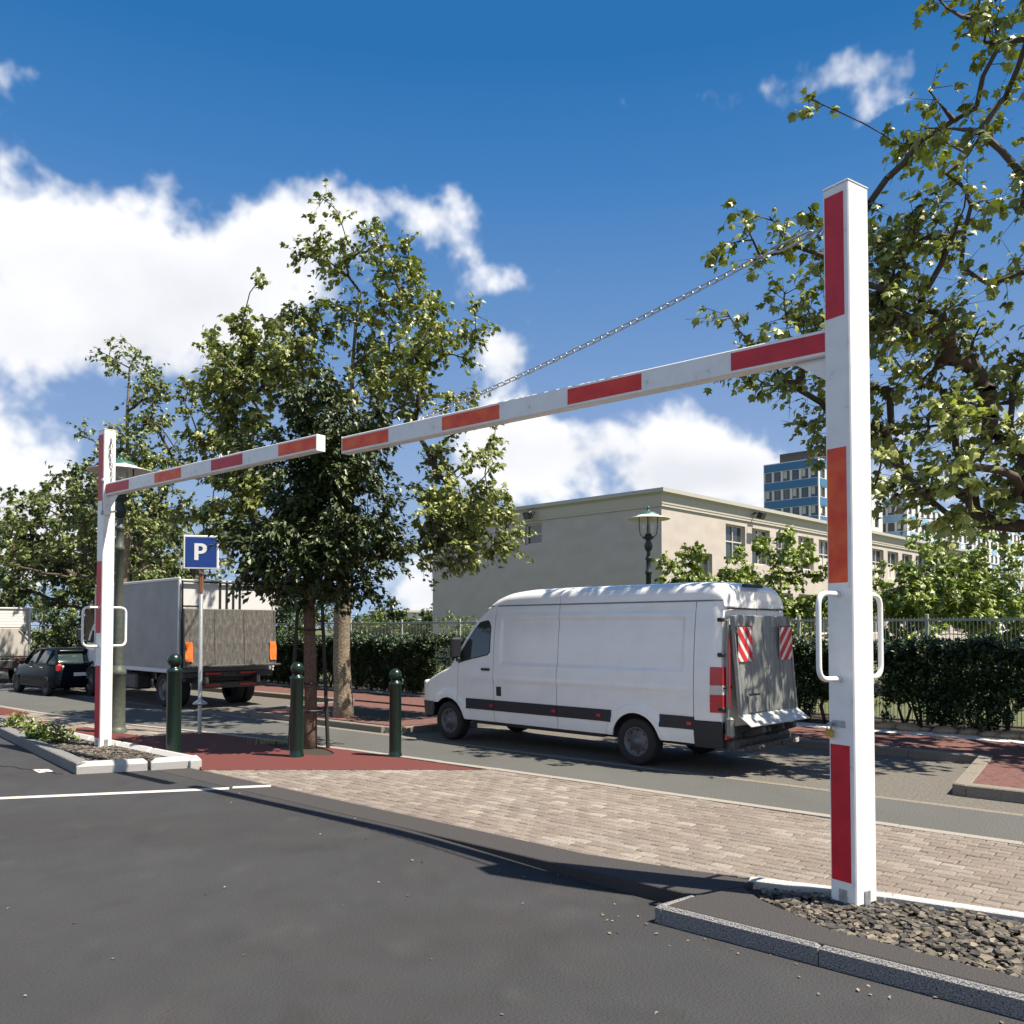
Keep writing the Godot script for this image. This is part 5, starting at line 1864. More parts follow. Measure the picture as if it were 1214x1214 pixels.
func make_truck() -> void:
	# origin under the near rear corner of the box, x to the rear, z to the near side
	var root := thing("box_truck", "white box truck with a dirty tail lift plate parked behind the parking sign", "truck", Vector3(-7.75, 0, -20.1), -45.0)
	var w := 2.42
	var l := 5.3
	var st := mb()
	box(st, Vector3(-l * 0.5, 1.96, -w * 0.5), Vector3(l, 2.2, w), 0.02)
	build("box_body", st, M.truck_grey, root)
	st = mb()
	for z in [0.0, -w]:
		box(st, Vector3(-l * 0.5, 3.06, z), Vector3(l + 0.04, 0.07, 0.05), 0.012)
		box(st, Vector3(-l * 0.5, 0.89, z), Vector3(l + 0.04, 0.10, 0.045), 0.012)
		for x in [0.0, -l]:
			box(st, Vector3(x, 1.97, z), Vector3(0.07, 2.1, 0.06), 0.012)
	build("edge_trim", st, M.truck_trim, root)
	st = mb()
	box(st, Vector3(0.02, 2.70, -w * 0.5), Vector3(0.03, 0.68, w - 0.12), 0.004)
	build("rear_shutter", st, M.shutter, root)
	for k in 4:
		st = mb()
		box(st, Vector3(0.05, 2.70, -0.98 - 0.17 * k), Vector3(0.03, 0.70, 0.045), 0.005)
		build("dark_bar", st, M.black_plastic, root)
	st = mb()
	tube(st, PackedVector3Array([Vector3(0.09, 0.95, -0.03), Vector3(0.09, 3.0, -0.03), Vector3(0.09, 3.0, -w + 0.03)]), PackedFloat32Array([0.03]), 8)
	tube(st, PackedVector3Array([Vector3(0.09, 2.42, -0.03), Vector3(0.09, 2.42, -0.5)]), PackedFloat32Array([0.02]), 8)
	build("rear_frame", st, M.black_plastic, root)
	var tilt := Transform3D(Basis(Vector3.FORWARD, -0.05), Vector3(0.20, 0.98, 0))
	st = mb()
	box(st, Vector3(0, 0.69, -w * 0.5), Vector3(0.06, 1.38, w - 0.06), 0.012, tilt)
	var plate := build("tail_lift_plate", st, M.lift_dirty, root)
	st = mb()
	for z in [-0.06, -0.8, -1.55, -w + 0.06]:
		box(st, Vector3(0.034, 0.69, z), Vector3(0.02, 1.36, 0.045), 0.005, tilt)
	build("rib", st, M.lift_dirty, plate)
	st = mb()
	box(st, Vector3(0.10, 0.02, -w * 0.5), Vector3(0.24, 0.05, w - 0.02), 0.01, tilt)
	build("tail_lift_lip", st, M.steel_dark, root)
	for z in [-0.14, -w + 0.12]:
		st = mb(true)
		for i in 5:
			for j in 8:
				var pts: Array[Vector3] = []
				for c in [[i, j], [i + 1, j], [i + 1, j + 1], [i, j + 1]]:
					var zz: float = z + (c[0] / 5.0 - 0.5) * 0.17 + 0.006 * sin(c[1] * 0.9)
					pts.append(tilt * Vector3(0.055 + 0.012 * sin(c[0] * 1.7 + c[1] * 0.6), 0.14 + 0.46 * c[1] / 8.0, zz))
				quad_out(st, pts[0], pts[1], pts[2], pts[3], pts[0] - Vector3(1, 0, 0))
		var flag := thing("warning_flag", "orange cloth on the truck's tail lift, on the edge near the green bollard" if z > -1.0 else "orange cloth on the truck's tail lift, on the edge near the small tree", "flag", Vector3.ZERO, 0.0, "orange cloths on the tail lift of the box truck")
		flag.transform = root.transform
		build("cloth", st, M.orange_cloth, flag)
	# chassis
	st = mb()
	for z in [-0.55, -w + 0.55]:
		box(st, Vector3(-l * 0.5 - 0.4, 0.70, z), Vector3(l + 1.4, 0.22, 0.09), 0.01)
	for x in [-0.4, -2.0, -3.6, -5.0]:
		box(st, Vector3(x, 0.70, -w * 0.5), Vector3(0.1, 0.16, w - 0.6), 0.01)
	box(st, Vector3(-1.1, 0.60, -w * 0.5), Vector3(0.12, 0.12, w - 0.4), 0.02)
	box(st, Vector3(-3.3, 0.55, -0.32), Vector3(1.1, 0.42, 0.42), 0.05)
	build("chassis", st, M.steel_dark, root)
	st = mb()
	box(st, Vector3(0.12, 0.55, -w * 0.5), Vector3(0.10, 0.14, w - 0.5), 0.02)
	box(st, Vector3(0.0, 0.80, -w * 0.5), Vector3(0.2, 0.14, w - 0.1), 0.02)
	build("rear_bar", st, M.steel_dark, root)
	for z in [-0.75, -1.65]:
		for y in [0.555, 0.83]:
			st = mb()
			box(st, Vector3(0.182, y, z), Vector3(0.014, 0.05, 0.42), 0.003)
			build("tail_lamp", st, M.tail_red, root)
	for side in [1.0, -1.0]:
		var zc: float = -w * 0.5 + side * (w * 0.5 - 0.22)
		wheel(root, Vector3(-1.1, 0.42, zc), 0.42, 0.24, side)
		wheel(root, Vector3(-1.1, 0.42, zc - side * 0.28), 0.42, 0.24, side)
		wheel(root, Vector3(-l - 0.75, 0.42, zc), 0.42, 0.25, side)
	# cab
	var c0 := -l - 0.12
	st = mb()
	var rings: Array = []
	for k in [[0.0, 0.62, 2.25, 1.0, 0.88], [-0.5, 0.62, 2.32, 1.02, 0.86], [-0.95, 0.55, 2.28, 1.02, 0.82], [-1.25, 0.50, 1.85, 1.02, 0.90], [-1.45, 0.48, 1.38, 1.0, 0.94], [-1.95, 0.46, 1.18, 0.97, 0.9], [-2.12, 0.46, 0.95, 0.88, 0.82]]:
		var r := rring(c0 + k[0], k[1], k[2], k[3], k[4], 0.13)
		for i in r.size():
			r[i].z -= w * 0.5
		rings.append(r)
	loft(st, rings)
	build("cab", st, M.van_white, root)
	for side in [1.0, -1.0]:
		var zz: float = -w * 0.5 + side * 1.005
		st = mb()
		var q := [Vector3(c0 - 0.2, 1.42, zz + side * 0.0), Vector3(c0 - 1.22, 1.36, zz), Vector3(c0 - 1.0, 1.85, zz - side * 0.06), Vector3(c0 - 0.72, 2.08, zz - side * 0.10), Vector3(c0 - 0.2, 2.08, zz - side * 0.10)]
		for k in range(1, 4):
			tri_out(st, q[0], q[k], q[k + 1], Vector3(c0 - 0.6, 1.6, -w * 0.5))
		build("side_window", st, M.auto_glass, root)
		st = mb()
		box(st, Vector3(c0 - 1.25, 1.72, zz + side * 0.16), Vector3(0.09, 0.36, 0.18), 0.03)
		box(st, Vector3(c0 - 1.22, 1.54, zz + side * 0.07), Vector3(0.05, 0.05, 0.16), 0.01)
		build("mirror", st, M.black_plastic, root)
		st = mb(true)
		var arch := PackedVector3Array()
		for k in 13:
			var a := PI * k / 12
			arch.append(Vector3(-l - 0.75 + cos(a) * 0.50, 0.44 + sin(a) * 0.50, -w * 0.5 + side * 1.02))
		tube(st, arch, PackedFloat32Array([0.045]), 7)
		build("wheel_arch", st, M.black_plastic, root)
		st = mb()
		box(st, Vector3(c0 - 0.42, 1.26, zz + side * 0.02), Vector3(0.18, 0.04, 0.03), 0.008)
		build("door_handle", st, M.black_plastic, root)
		st = mb()
		box(st, Vector3(c0 - 2.02, 0.92, -w * 0.5 + side * 0.68), Vector3(0.14, 0.2, 0.28), 0.04)
		build("headlight", st, M.tail_clear, root)
	st = mb()
	var q2 := [Vector3(c0 - 1.46, 1.40, -w * 0.5 + 0.86), Vector3(c0 - 1.46, 1.40, -w * 0.5 - 0.86), Vector3(c0 - 1.0, 2.2, -w * 0.5 - 0.72), Vector3(c0 - 1.0, 2.2, -w * 0.5 + 0.72)]
	quad_out(st, q2[0] + Vector3(-0.02, 0.02, 0), q2[1] + Vector3(-0.02, 0.02, 0), q2[2] + Vector3(-0.03, 0.02, 0), q2[3] + Vector3(-0.03, 0.02, 0), Vector3(c0, 1.0, -w * 0.5))
	build("windscreen", st, M.auto_glass, root)


func make_delivery_box_van() -> void:
	var root := thing("box_van", "beige box van with a white rear shutter parked at the left edge of the picture", "van", Vector3(-17.75, 0, -29.7), -44.0)
	var w := 2.1
	var l := 4.2
	var st := mb()
	box(st, Vector3(-l * 0.5, 1.74, 0), Vector3(l, 1.7, w), 0.03)
	build("box_body", st, M.box_beige, root)
	st = mb()
	box(st, Vector3(0.03, 1.42, 0), Vector3(0.05, 0.98, w - 0.10), 0.012)
	build("tail_lift_plate", st, M.box_beige, root)
	st = mb()
	for k in 6:
		box(st, Vector3(0.012, 1.985 + 0.095 * k, 0), Vector3(0.02, 0.09, w - 0.24), 0.008)
	build("rear_shutter", st, M.block_white, root)
	st = mb()
	for z in [w * 0.5, -w * 0.5]:
		box(st, Vector3(0.015, 1.75, z), Vector3(0.05, 1.72, 0.06), 0.012)
	box(st, Vector3(0.015, 2.60, 0), Vector3(0.052, 0.06, w), 0.012)
	build("edge_trim", st, M.truck_trim, root)
	st = mb()
	tube(st, PackedVector3Array([Vector3(0.1, 1.9, -w * 0.5 + 0.34), Vector3(0.12, 1.55, -w * 0.5 - 0.02)]), PackedFloat32Array([0.018]), 6)
	build("strut", st, M.black_plastic, root)
	st = mb()
	box(st, Vector3(-l * 0.5, 0.66, 0), Vector3(l + 0.3, 0.3, 1.3), 0.03)
	box(st, Vector3(0.05, 0.55, 0), Vector3(0.12, 0.16, w - 0.2), 0.02)
	box(st, Vector3(0.03, 0.82, 0), Vector3(0.14, 0.12, w), 0.02)
	build("chassis", st, M.steel_dark, root)
	for z in [0.7, -0.7]:
		st = mb()
		box(st, Vector3(0.12, 0.82, z), Vector3(0.02, 0.08, 0.3), 0.006)
		build("tail_lamp", st, M.tail_red, root)
	for side in [1.0, -1.0]:
		wheel(root, Vector3(-0.9, 0.34, side * (w * 0.5 - 0.2)), 0.34, 0.22, side)
		wheel(root, Vector3(-4.7, 0.34, side * (w * 0.5 - 0.2)), 0.34, 0.22, side)
	st = mb()
	loft(st, [rring(-l - 0.02, 0.5, 2.0, 0.95, 0.82, 0.12), rring(-l - 0.6, 0.45, 2.05, 0.96, 0.78, 0.12), rring(-l - 1.1, 0.42, 1.5, 0.96, 0.85, 0.12), rring(-l - 1.7, 0.42, 1.12, 0.92, 0.86, 0.12), rring(-l - 1.85, 0.45, 0.9, 0.85, 0.8, 0.1)])
	build("cab", st, M.van_white, root)


func make_car() -> void:
	var root := thing("dark_car", "small dark blue hatchback parked in front of the box truck", "car", Vector3(-13.5, 0, -25.7), -42.0)
	root.scale = Vector3.ONE * 0.92
	var st := mb(true)
	loft(st, [rring(-1.95, 0.34, 0.66, 0.62, 0.56, 0.1), rring(-1.85, 0.24, 0.80, 0.74, 0.66, 0.12), rring(-1.3, 0.2, 0.90, 0.82, 0.74, 0.12), rring(-0.8, 0.2, 0.96, 0.84, 0.78, 0.12), rring(0.2, 0.2, 0.99, 0.85, 0.79, 0.12), rring(1.2, 0.2, 1.02, 0.85, 0.78, 0.12), rring(1.75, 0.24, 1.02, 0.80, 0.72, 0.12), rring(1.90, 0.34, 0.92, 0.72, 0.66, 0.1)])
	build("body", st, M.car_dark, root)
	st = mb(true)
	loft(st, [rring(-0.85, 0.93, 1.02, 0.70, 0.68, 0.03), rring(-0.15, 0.93, 1.40, 0.77, 0.60, 0.07), rring(0.7, 0.93, 1.45, 0.78, 0.60, 0.08), rring(1.35, 0.93, 1.40, 0.76, 0.58, 0.08), rring(1.78, 0.93, 1.02, 0.70, 0.66, 0.03)])
	build("window", st, M.auto_glass, root)
	st = mb(true)
	loft(st, [rring(-0.22, 1.36, 1.415, 0.62, 0.57, 0.02), rring(0.7, 1.40, 1.475, 0.63, 0.56, 0.03), rring(1.45, 1.345, 1.425, 0.60, 0.54, 0.03), rring(1.52, 1.33, 1.39, 0.56, 0.52, 0.02)])
	build("roof", st, M.car_dark, root)
	for s in [1.0, -1.0]:
		st = mb()
		for b in [[0.42, 0.785, 0.42, 0.615], [1.24, 0.775, 1.30, 0.60], [-0.82, 0.72, -0.18, 0.62], [1.80, 0.70, 1.44, 0.58]]:
			tube(st, PackedVector3Array([Vector3(b[0], 0.98, s * b[1]), Vector3(b[2], 1.40, s * b[3])]), PackedFloat32Array([0.04]), 6)
		build("pillar", st, M.car_dark, root)
		st = mb()
		box(st, Vector3(1.82, 0.86, s * 0.64), Vector3(0.16, 0.24, 0.16), 0.04)
		build("tail_lamp", st, M.tail_red, root)
		st = mb()
		box(st, Vector3(-0.55, 1.0, s * 0.88), Vector3(0.12, 0.12, 0.16), 0.04)
		build("mirror", st, M.car_dark, root)
		st = mb()
		box(st, Vector3(-1.83, 0.68, s * 0.56), Vector3(0.14, 0.14, 0.24), 0.04)
		build("headlight", st, M.tail_clear, root)
		st = mb()
		for x in [0.1, 0.95]:
			box(st, Vector3(x, 0.86, s * 0.85), Vector3(0.16, 0.025, 0.03), 0.006)
		build("door_handle", st, M.tail_clear, root)
		wheel(root, Vector3(-1.2, 0.30, s * 0.74), 0.30, 0.19, s)
		wheel(root, Vector3(1.25, 0.30, s * 0.74), 0.30, 0.19, s)
	st = mb()
	box(st, Vector3(1.91, 0.66, 0), Vector3(0.02, 0.11, 0.48), 0.004, Transform3D(Basis(), Vector3(-0.005, 0, 0)))
	build("number_plate", st, M.sign_white, root)
	st = mb()
	box(st, Vector3(1.86, 0.42, 0), Vector3(0.14, 0.26, 1.36), 0.05)
	build("rear_bumper", st, M.car_dark, root)


# ------------------------------------------------------------------ fence, hedge

func make_fence() -> void:
	var root := thing("mesh_fence", "long pale green welded mesh fence with posts standing behind the hedge", "fence", at(-60, 17.4, 0.0), -STREET)
	var h := 2.06
	var n := 28
	for k in n + 1:
		var st := mb()
		box(st, Vector3(k * 2.5, h * 0.5 + 0.05, 0), Vector3(0.06, h + 0.12, 0.06), 0.006)
		build("post", st, M.fence_white, root)
	for k in n:
		var st := mb()
		var rail: MeshInstance3D
		for y in [0.15, 1.05, h]:
			st = mb()
			box(st, Vector3(k * 2.5 + 1.25, y, 0.012), Vector3(2.44, 0.028 if y < h else 0.045, 0.02), 0.0)
			rail = build("rail", st, M.fence_white, root)
		if k > 13:
			st = mb()
			for i in 36:
				var x := k * 2.5 + 0.06 + i * 0.0674
				var y0 := 0.12
				var y1 := h + 0.045
				for o in [[Vector3(-0.007, 0, 0.0), Vector3(0.007, 0, 0.0)], [Vector3(0, 0, -0.006), Vector3(0, 0, 0.006)]]:
					quad(st, Vector3(x, y0, 0) + o[0], Vector3(x, y0, 0) + o[1], Vector3(x, y1, 0) + o[1], Vector3(x, y1, 0) + o[0])
			var wires := build("wires", st, M.fence_white, root)
			wires.set_meta("kind", "stuff")


func oval_leaf(m: Material) -> ArrayMesh:
	var st := mb()
	var tip := Vector3(0, 0, 1)
	var l := Vector3(-0.30, 0.10, 0.45)
	var r := Vector3(0.30, 0.10, 0.45)
	var mid := Vector3(0, 0.0, 0.5)
	tri(st, Vector3.ZERO, mid, l)
	tri(st, Vector3.ZERO, r, mid)
	tri(st, mid, tip, l)
	tri(st, mid, r, tip)
	return finish(st, m)


func plane_leaf(m: Material, shape := 0) -> ArrayMesh:     # a five-lobed leaf, folded along its ribs; three shapes
	var pts := [Vector2(0, 0), Vector2(0.20, -0.04), Vector2(0.52, 0.16), Vector2(0.30, 0.28), Vector2(0.54, 0.60), Vector2(0.20, 0.56), Vector2(0, 1.0), Vector2(-0.20, 0.56), Vector2(-0.54, 0.60), Vector2(-0.30, 0.28), Vector2(-0.52, 0.16), Vector2(-0.20, -0.04)]
	if shape == 1:       # broader, with shallow lobes and a curled tip
		pts = [Vector2(0, 0), Vector2(0.26, -0.02), Vector2(0.50, 0.20), Vector2(0.42, 0.34), Vector2(0.50, 0.58), Vector2(0.27, 0.66), Vector2(0.04, 0.96), Vector2(-0.24, 0.68), Vector2(-0.46, 0.62), Vector2(-0.42, 0.34), Vector2(-0.52, 0.14), Vector2(-0.22, -0.06)]
	elif shape == 2:     # young, narrow and three-lobed
		pts = [Vector2(0, 0), Vector2(0.14, 0.04), Vector2(0.26, 0.22), Vector2(0.40, 0.56), Vector2(0.18, 0.50), Vector2(0.12, 0.74), Vector2(-0.03, 1.0), Vector2(-0.14, 0.66), Vector2(-0.20, 0.50), Vector2(-0.36, 0.48), Vector2(-0.25, 0.18), Vector2(-0.12, 0.02)]
	var fold: float = [0.22, 0.42, -0.25][shape]
	var droop: float = [0.10, 0.34, 0.22][shape]
	var st := mb()
	var c := Vector3(0, 0.03, 0.30)
	for k in pts.size():
		var a: Vector2 = pts[k]
		var b: Vector2 = pts[(k + 1) % pts.size()]
		tri(st, c, Vector3(a.x, -absf(a.x) * fold - a.y * a.y * droop, a.y), Vector3(b.x, -absf(b.x) * fold - b.y * b.y * droop, b.y))
	# stalk
	quad(st, Vector3(-0.012, 0, 0.02), Vector3(0.012, 0, 0.02), Vector3(0.012, 0.06, -0.4), Vector3(-0.012, 0.06, -0.4))
	return finish(st, m)


func sprig(seed_: int, count: int, m: Material) -> ArrayMesh:     # a twig end with several small leaves
	var r := RandomNumberGenerator.new()
	r.seed = seed_
	var st := mb()
	for k in count:
		var f := (k + 0.5) / count
		var a := k * 2.4 + r.randf_range(-0.4, 0.4)
		var base := Vector3(0, f * 0.9, 0)
		var out := Vector3(cos(a), r.randf_range(0.1, 0.9), sin(a)).normalized()
		var side := out.cross(Vector3.UP).normalized()
		var up := side.cross(out).normalized()
		var l := r.randf_range(0.4, 0.62)
		var p1 := base + out * l * 0.5 + side * l * 0.26 + up * l * 0.06
		var p2 := base + out * l * 0.5 - side * l * 0.26 + up * l * 0.06
		var tip := base + out * l
		tri(st, base, p1, tip)
		tri(st, base, tip, p2)
	return finish(st, m)


func make_hedge() -> void:
	var lumps := noise(81, 0.55, 4)
	for part_ in [[-27.0, -16.4, "dark clipped hedge behind the small tree and the plane tree trunk", 15.9], [-16.2, -5.6, "dark clipped hedge directly behind the white van", 16.45], [-5.4, 6.0, "dark clipped hedge right of the near barrier post, bare stems showing below", 16.6]]:
		var root := thing("hedge", part_[2], "hedge", Vector3.ZERO, 0.0, "hedges along the footpath")
		var s0: float = part_[0]
		var s1: float = part_[1]
		var tc: float = part_[3]
		var st := mb(true)
		var s := s0 + 0.2
		while s < s1:
			var p := at(s + rng.randf_range(-0.1, 0.1), tc + rng.randf_range(-0.25, 0.25), 0.08)
			for k in 2:
				tube(st, PackedVector3Array([p, p + Vector3(rng.randf_range(-0.12, 0.12), 0.35, rng.randf_range(-0.12, 0.12)), p + Vector3(rng.randf_range(-0.35, 0.35), 0.95, rng.randf_range(-0.35, 0.35))]), PackedFloat32Array([0.03, 0.022, 0.012]), 6)
			s += rng.randf_range(0.22, 0.5)
		build("stems", st, M.twig, root)
		var groups: Array = [[], [], []]
		var cols: Array = [PackedColorArray(), PackedColorArray(), PackedColorArray()]
		var n := int((s1 - s0) * 2300.0)
		for k in n:
			var ss := rng.randf_range(s0, s1)
			var e := rng.randf()
			var top := 1.55 + 0.20 * lumps.get_noise_2d(ss * 1.3, 0.0) + 0.10 * lumps.get_noise_2d(ss * 5.0, 9.0)
			var front := 0.62 + 0.22 * lumps.get_noise_2d(ss * 1.7, 30.0)
			var y: float
			var tt: float
			if e < 0.42:
				y = top - absf(rng.randfn()) * 0.07
				tt = rng.randf_range(-front, 0.6)
				y -= 0.16 * smoothstep(0.6, 1.0, absf(tt) / maxf(front, 0.3))
			elif e < 0.9:
				y = lerpf(0.16, top, pow(rng.randf(), 0.9))
				tt = -front * (1.0 - 0.25 * pow(1.0 - y / top, 2.0)) + absf(rng.randfn()) * 0.10
				tt += 0.14 * lumps.get_noise_3d(ss * 2.2, y * 2.6, 4.0)
			else:
				y = rng.randf_range(0.45, top)
				tt = rng.randf_range(-front * 0.8, 0.6)
			if y < 0.5 and lumps.get_noise_2d(ss * 2.0, 60.0) > 0.22:
				continue
			var g := rng.randi_range(0, 2)
			var b := Basis.from_euler(Vector3(rng.randf_range(-1.0, 0.5), rng.randf() * TAU, rng.randf_range(-0.6, 0.6))).scaled(Vector3.ONE * rng.randf_range(0.10, 0.19))
			groups[g].append(Transform3D(b, at(ss, tc + tt, y)))
			cols[g].append(Color(0.010, 0.024, 0.010).lerp(Color(0.030, 0.060, 0.017), rng.randf()) if rng.randf() < 0.88 else Color(0.055, 0.095, 0.024))
		for g in 3:
			var places: Array[Transform3D] = []
			places.assign(groups[g])
			copies("foliage", root, sprig(300 + g, 7, M.leaf_dark), places, cols[g])
	# stones along the foot of the hedge
	for k in 16:
		var r := rng.randf_range(0.10, 0.22)
		var st := mb(true)
		var prof := [[0.0, -0.4], [0.7, -0.3], [1.0, 0.0], [0.8, 0.35], [0.35, 0.52], [0.0, 0.55]]
		var b := Basis.from_euler(Vector3(0.1, rng.randf() * TAU, 0.1)).scaled(Vector3(r * rng.randf_range(1.0, 1.6), r * rng.randf_range(0.7, 1.0), r))
		lathe(st, prof, 9, Transform3D(b, Vector3.ZERO))
		var s := -6.0 + k * 0.34 + rng.randf_range(-0.1, 0.1)
		var o := build("stone", st, M.stone, self, Transform3D(Basis(), at(s, 15.98 + rng.randf_range(-0.05, 0.12), 0.14)))
		tag(o, "rough tan stone at the foot of the right hand hedge", "stone", "stones along the foot of the hedge")


# ------------------------------------------------------------------ trees

func tree(called: String, label: String, base: Vector3, o: Dictionary) -> Node3D:
	# o: trunk_r, leader (height of the leader), fork (height of the lowest limb), crowns [[centre, radii], ...] relative to the base,
	# count (twig clusters), leaves (per cluster), spread, size, tints [dark, light], leaf (mesh), bark, seed, gap, singles
	var r := RandomNumberGenerator.new()
	r.seed = o.seed
	var root := thing(called, label, "tree", base, 0.0, o.get("group", ""))
	var gaps := noise(o.seed, 0.42, 2)
	var pos := PackedVector3Array()
	var parent := PackedInt32Array()
	var leader: float = o.leader
	var fork: float = o.fork
	var lean: Vector3 = o.get("lean", Vector3.ZERO)
	var y := 0.0
	while y < leader:
		var f := y / leader
		var w := 0.05 * leader * 0.12
		pos.append(Vector3(sin(y * 1.1 + o.seed) * w, y, cos(y * 0.9 + o.seed) * w) * Vector3(minf(1.0, y), 1, minf(1.0, y)) + lean * f * f)
		parent.append(pos.size() - 2)
		y += 0.35
	var trunk_n := pos.size()
	# twig clusters, spread through the crown and thinned where the noise leaves gaps
	var targets: Array[Vector3] = []
	var tries := 0
	while targets.size() < int(o.count) and tries < 40000:
		tries += 1
		var c = o.crowns[r.randi_range(0, o.crowns.size() - 1)]
		var d := Vector3(r.randfn(), r.randfn(), r.randfn()).normalized() * pow(r.randf(), o.get("shell", 0.42))
		var p: Vector3 = c[0] + d * c[1]
		if p.y < fork * 0.75 or gaps.get_noise_3dv(p + Vector3(o.seed, 0, 0)) < o.get("gap", -0.1):
			continue
		targets.append(p)
	var axis := pos[mini(trunk_n - 1, int(fork / 0.35))]
	targets.sort_custom(func(a: Vector3, b: Vector3) -> bool: return a.distance_squared_to(axis) < b.distance_squared_to(axis))
	var tips := PackedInt32Array()
	var reach: float = o.get("reach", 2.2)
	for t in targets:
		var best := -1
		var score := 1e9
		for k in pos.size():
			if pos[k].y < fork and k < trunk_n:
				continue
			var d := t - pos[k]
			var cost := d.length() + maxf(0.0, -d.y + 0.12 * d.length()) * 1.3 + (0.35 if k >= trunk_n else 0.0) * 0.4
			if cost < score:
				score = cost
				best = k
		var from := pos[best]
		var d := t - from
		var n := maxi(2, int(d.length() / 0.32))
		var last := best
		var bow := Vector3(r.randf_range(-1, 1), r.randf_range(-0.2, 0.8), r.randf_range(-1, 1)) * d.length() * 0.09
		for i in range(1, n + 1):
			var f := float(i) / n
			var p := from + d * f + bow * 4.0 * f * (1.0 - f) + Vector3(r.randf_range(-1, 1), r.randf_range(-1, 1), r.randf_range(-1, 1)) * 0.035 * (1.0 if i < n else 0.0)
			pos.append(p)
			parent.append(last)
			last = pos.size() - 1
		tips.append(last)
	# girth grows with what a limb carries
	var load_ := PackedFloat32Array()
	load_.resize(pos.size())
	for k in tips:
		load_[k] += 1.0
	for k in range(pos.size() - 1, 0, -1):
		if parent[k] >= 0:
			load_[parent[k]] += maxf(load_[k], 0.0)
	var total := maxf(1.0, load_[0])
	var girth := func(k: int) -> float:
		var q: float = o.trunk_r * pow(load_[k] / total, 0.5)
		return maxf(q * 0.92, o.get("twig_r", 0.006))
	var st := mb(true)
	var line := PackedVector3Array()
	var radii := PackedFloat32Array()
	for k in trunk_n:
		line.append(pos[k] - (Vector3.UP * 0.15 if k == 0 else Vector3.ZERO))
		var f := float(k) / trunk_n
		var rad := maxf(girth.call(k), o.trunk_r * (1.0 - f) * 0.30 + 0.012)
		if k < 3:
			rad = o.trunk_r * (1.0 + [0.35, 0.14, 0.04][k])
		elif pos[k].y < fork:
			rad = o.trunk_r * (1.0 + 0.05 * sin(k * 1.7 + o.seed))
		radii.append(rad)
	tube(st, line, radii, 14)
	build("trunk", st, o.bark, root)
	st = mb(true)
	for k in range(trunk_n, pos.size()):
		var p := parent[k]
		var r0: float = minf(girth.call(p), girth.call(k) * 1.5) if p < trunk_n else girth.call(p)
		tube_segment(st, pos[p], pos[k], r0, girth.call(k), 6 if r0 > 0.03 else 4)
	build("branches", st, o.get("limb", M.twig), root)
	# side twigs at every branch end, the leaves along them
	var places: Array[Transform3D] = []
	var colors := PackedColorArray()
	var size: float = o.size
	var spread: float = o.spread
	var mid := Vector3.ZERO
	for t in targets:
		mid += t / targets.size()
	var sides: int = o.get("sides", 5)
	st = mb(true)
	for k in tips:
		var c := pos[k]
		var away := (c - pos[parent[k]]).normalized()
		var tone := r.randf_range(-0.25, 0.25)
		for j in sides:
			var dir := (away * 0.7 + Vector3(r.randfn(), r.randfn() * 0.8, r.randfn()).normalized()).normalized()
			var from := c.lerp(pos[parent[k]], r.randf_range(0.0, 0.9))
			var to := from + dir * spread * r.randf_range(0.5, 1.25) + Vector3.DOWN * spread * 0.15
			tube_segment(st, from, to, float(o.get("twig_r", 0.006)) * 0.8, 0.002, 3)
			for i in int(o.leaves * r.randf_range(0.6, 1.35) / sides) + 1:
				var l := size * (0.45 + 0.75 * pow(r.randf(), 0.7))
				var p := from.lerp(to, r.randf_range(0.15, 1.05)) + Vector3(r.randfn(), r.randfn(), r.randfn()) * size * 0.28
				var out := (p - from) + (p - mid) * 0.12
				var yaw := atan2(out.x, out.z) + r.randfn() * 0.9
				var b := Basis.from_euler(Vector3(r.randf_range(-0.2, 1.25), yaw, r.randfn() * 0.5)).scaled(Vector3(l * r.randf_range(0.8, 1.1), l, l))
				places.append(Transform3D(b, p))
				colors.append((o.tints[0] as Color).lerp(o.tints[1], clampf(r.randf() * 0.8 + 0.1 + tone, 0.0, 1.0)))
	build("twigs", st, o.get("limb", M.twig), root).set_meta("kind", "stuff")
	if o.has("singles"):
		# the leaves nearest the camera, each a piece of its own
		var order: Array = range(places.size())
		var rank := PackedFloat32Array()
		for k in places.size():
			rank.append(view_rank(places[k].origin + base))
		order.sort_custom(func(a: int, b: int) -> bool: return rank[a] < rank[b])
		var rest: Array[Transform3D] = []
		var rest_c := PackedColorArray()
		for k in order.size():
			if k < int(o.singles):
				var tone: float = (colors[order[k]].g - o.tints[0].g) / maxf(0.001, o.tints[1].g - o.tints[0].g)
				put("leaf", o.single_meshes[clampi(int(tone * 4.0), 0, 3)], root, places[order[k]])
			else:
				rest.append(places[order[k]])
				rest_c.append(colors[order[k]])
		places = rest
		colors = rest_c
	var kinds: Array = o.leaf if o.leaf is Array else [o.leaf]
	for v in kinds.size():
		var some: Array[Transform3D] = []
		var tint := PackedColorArray()
		for k in range(v, places.size(), kinds.size()):
			some.append(places[k])
			tint.append(colors[k])
		copies("crown", root, kinds[v], some, tint)
	return root


func tube_segment(st: SurfaceTool, a: Vector3, b: Vector3, ra: float, rb: float, sides: int) -> void:
	var dir := (b - a).normalized()
	var side := dir.cross(Vector3(0.31, 0.2, 0.93)).normalized()
	var up := dir.cross(side)
	for k in sides:
		var u := TAU * k / sides
		var v := TAU * (k + 1) / sides
		var p := side * cos(u) + up * sin(u)
		var q := side * cos(v) + up * sin(v)
		quad(st, a + p * ra, a + q * ra, b + q * rb, b + p * rb)


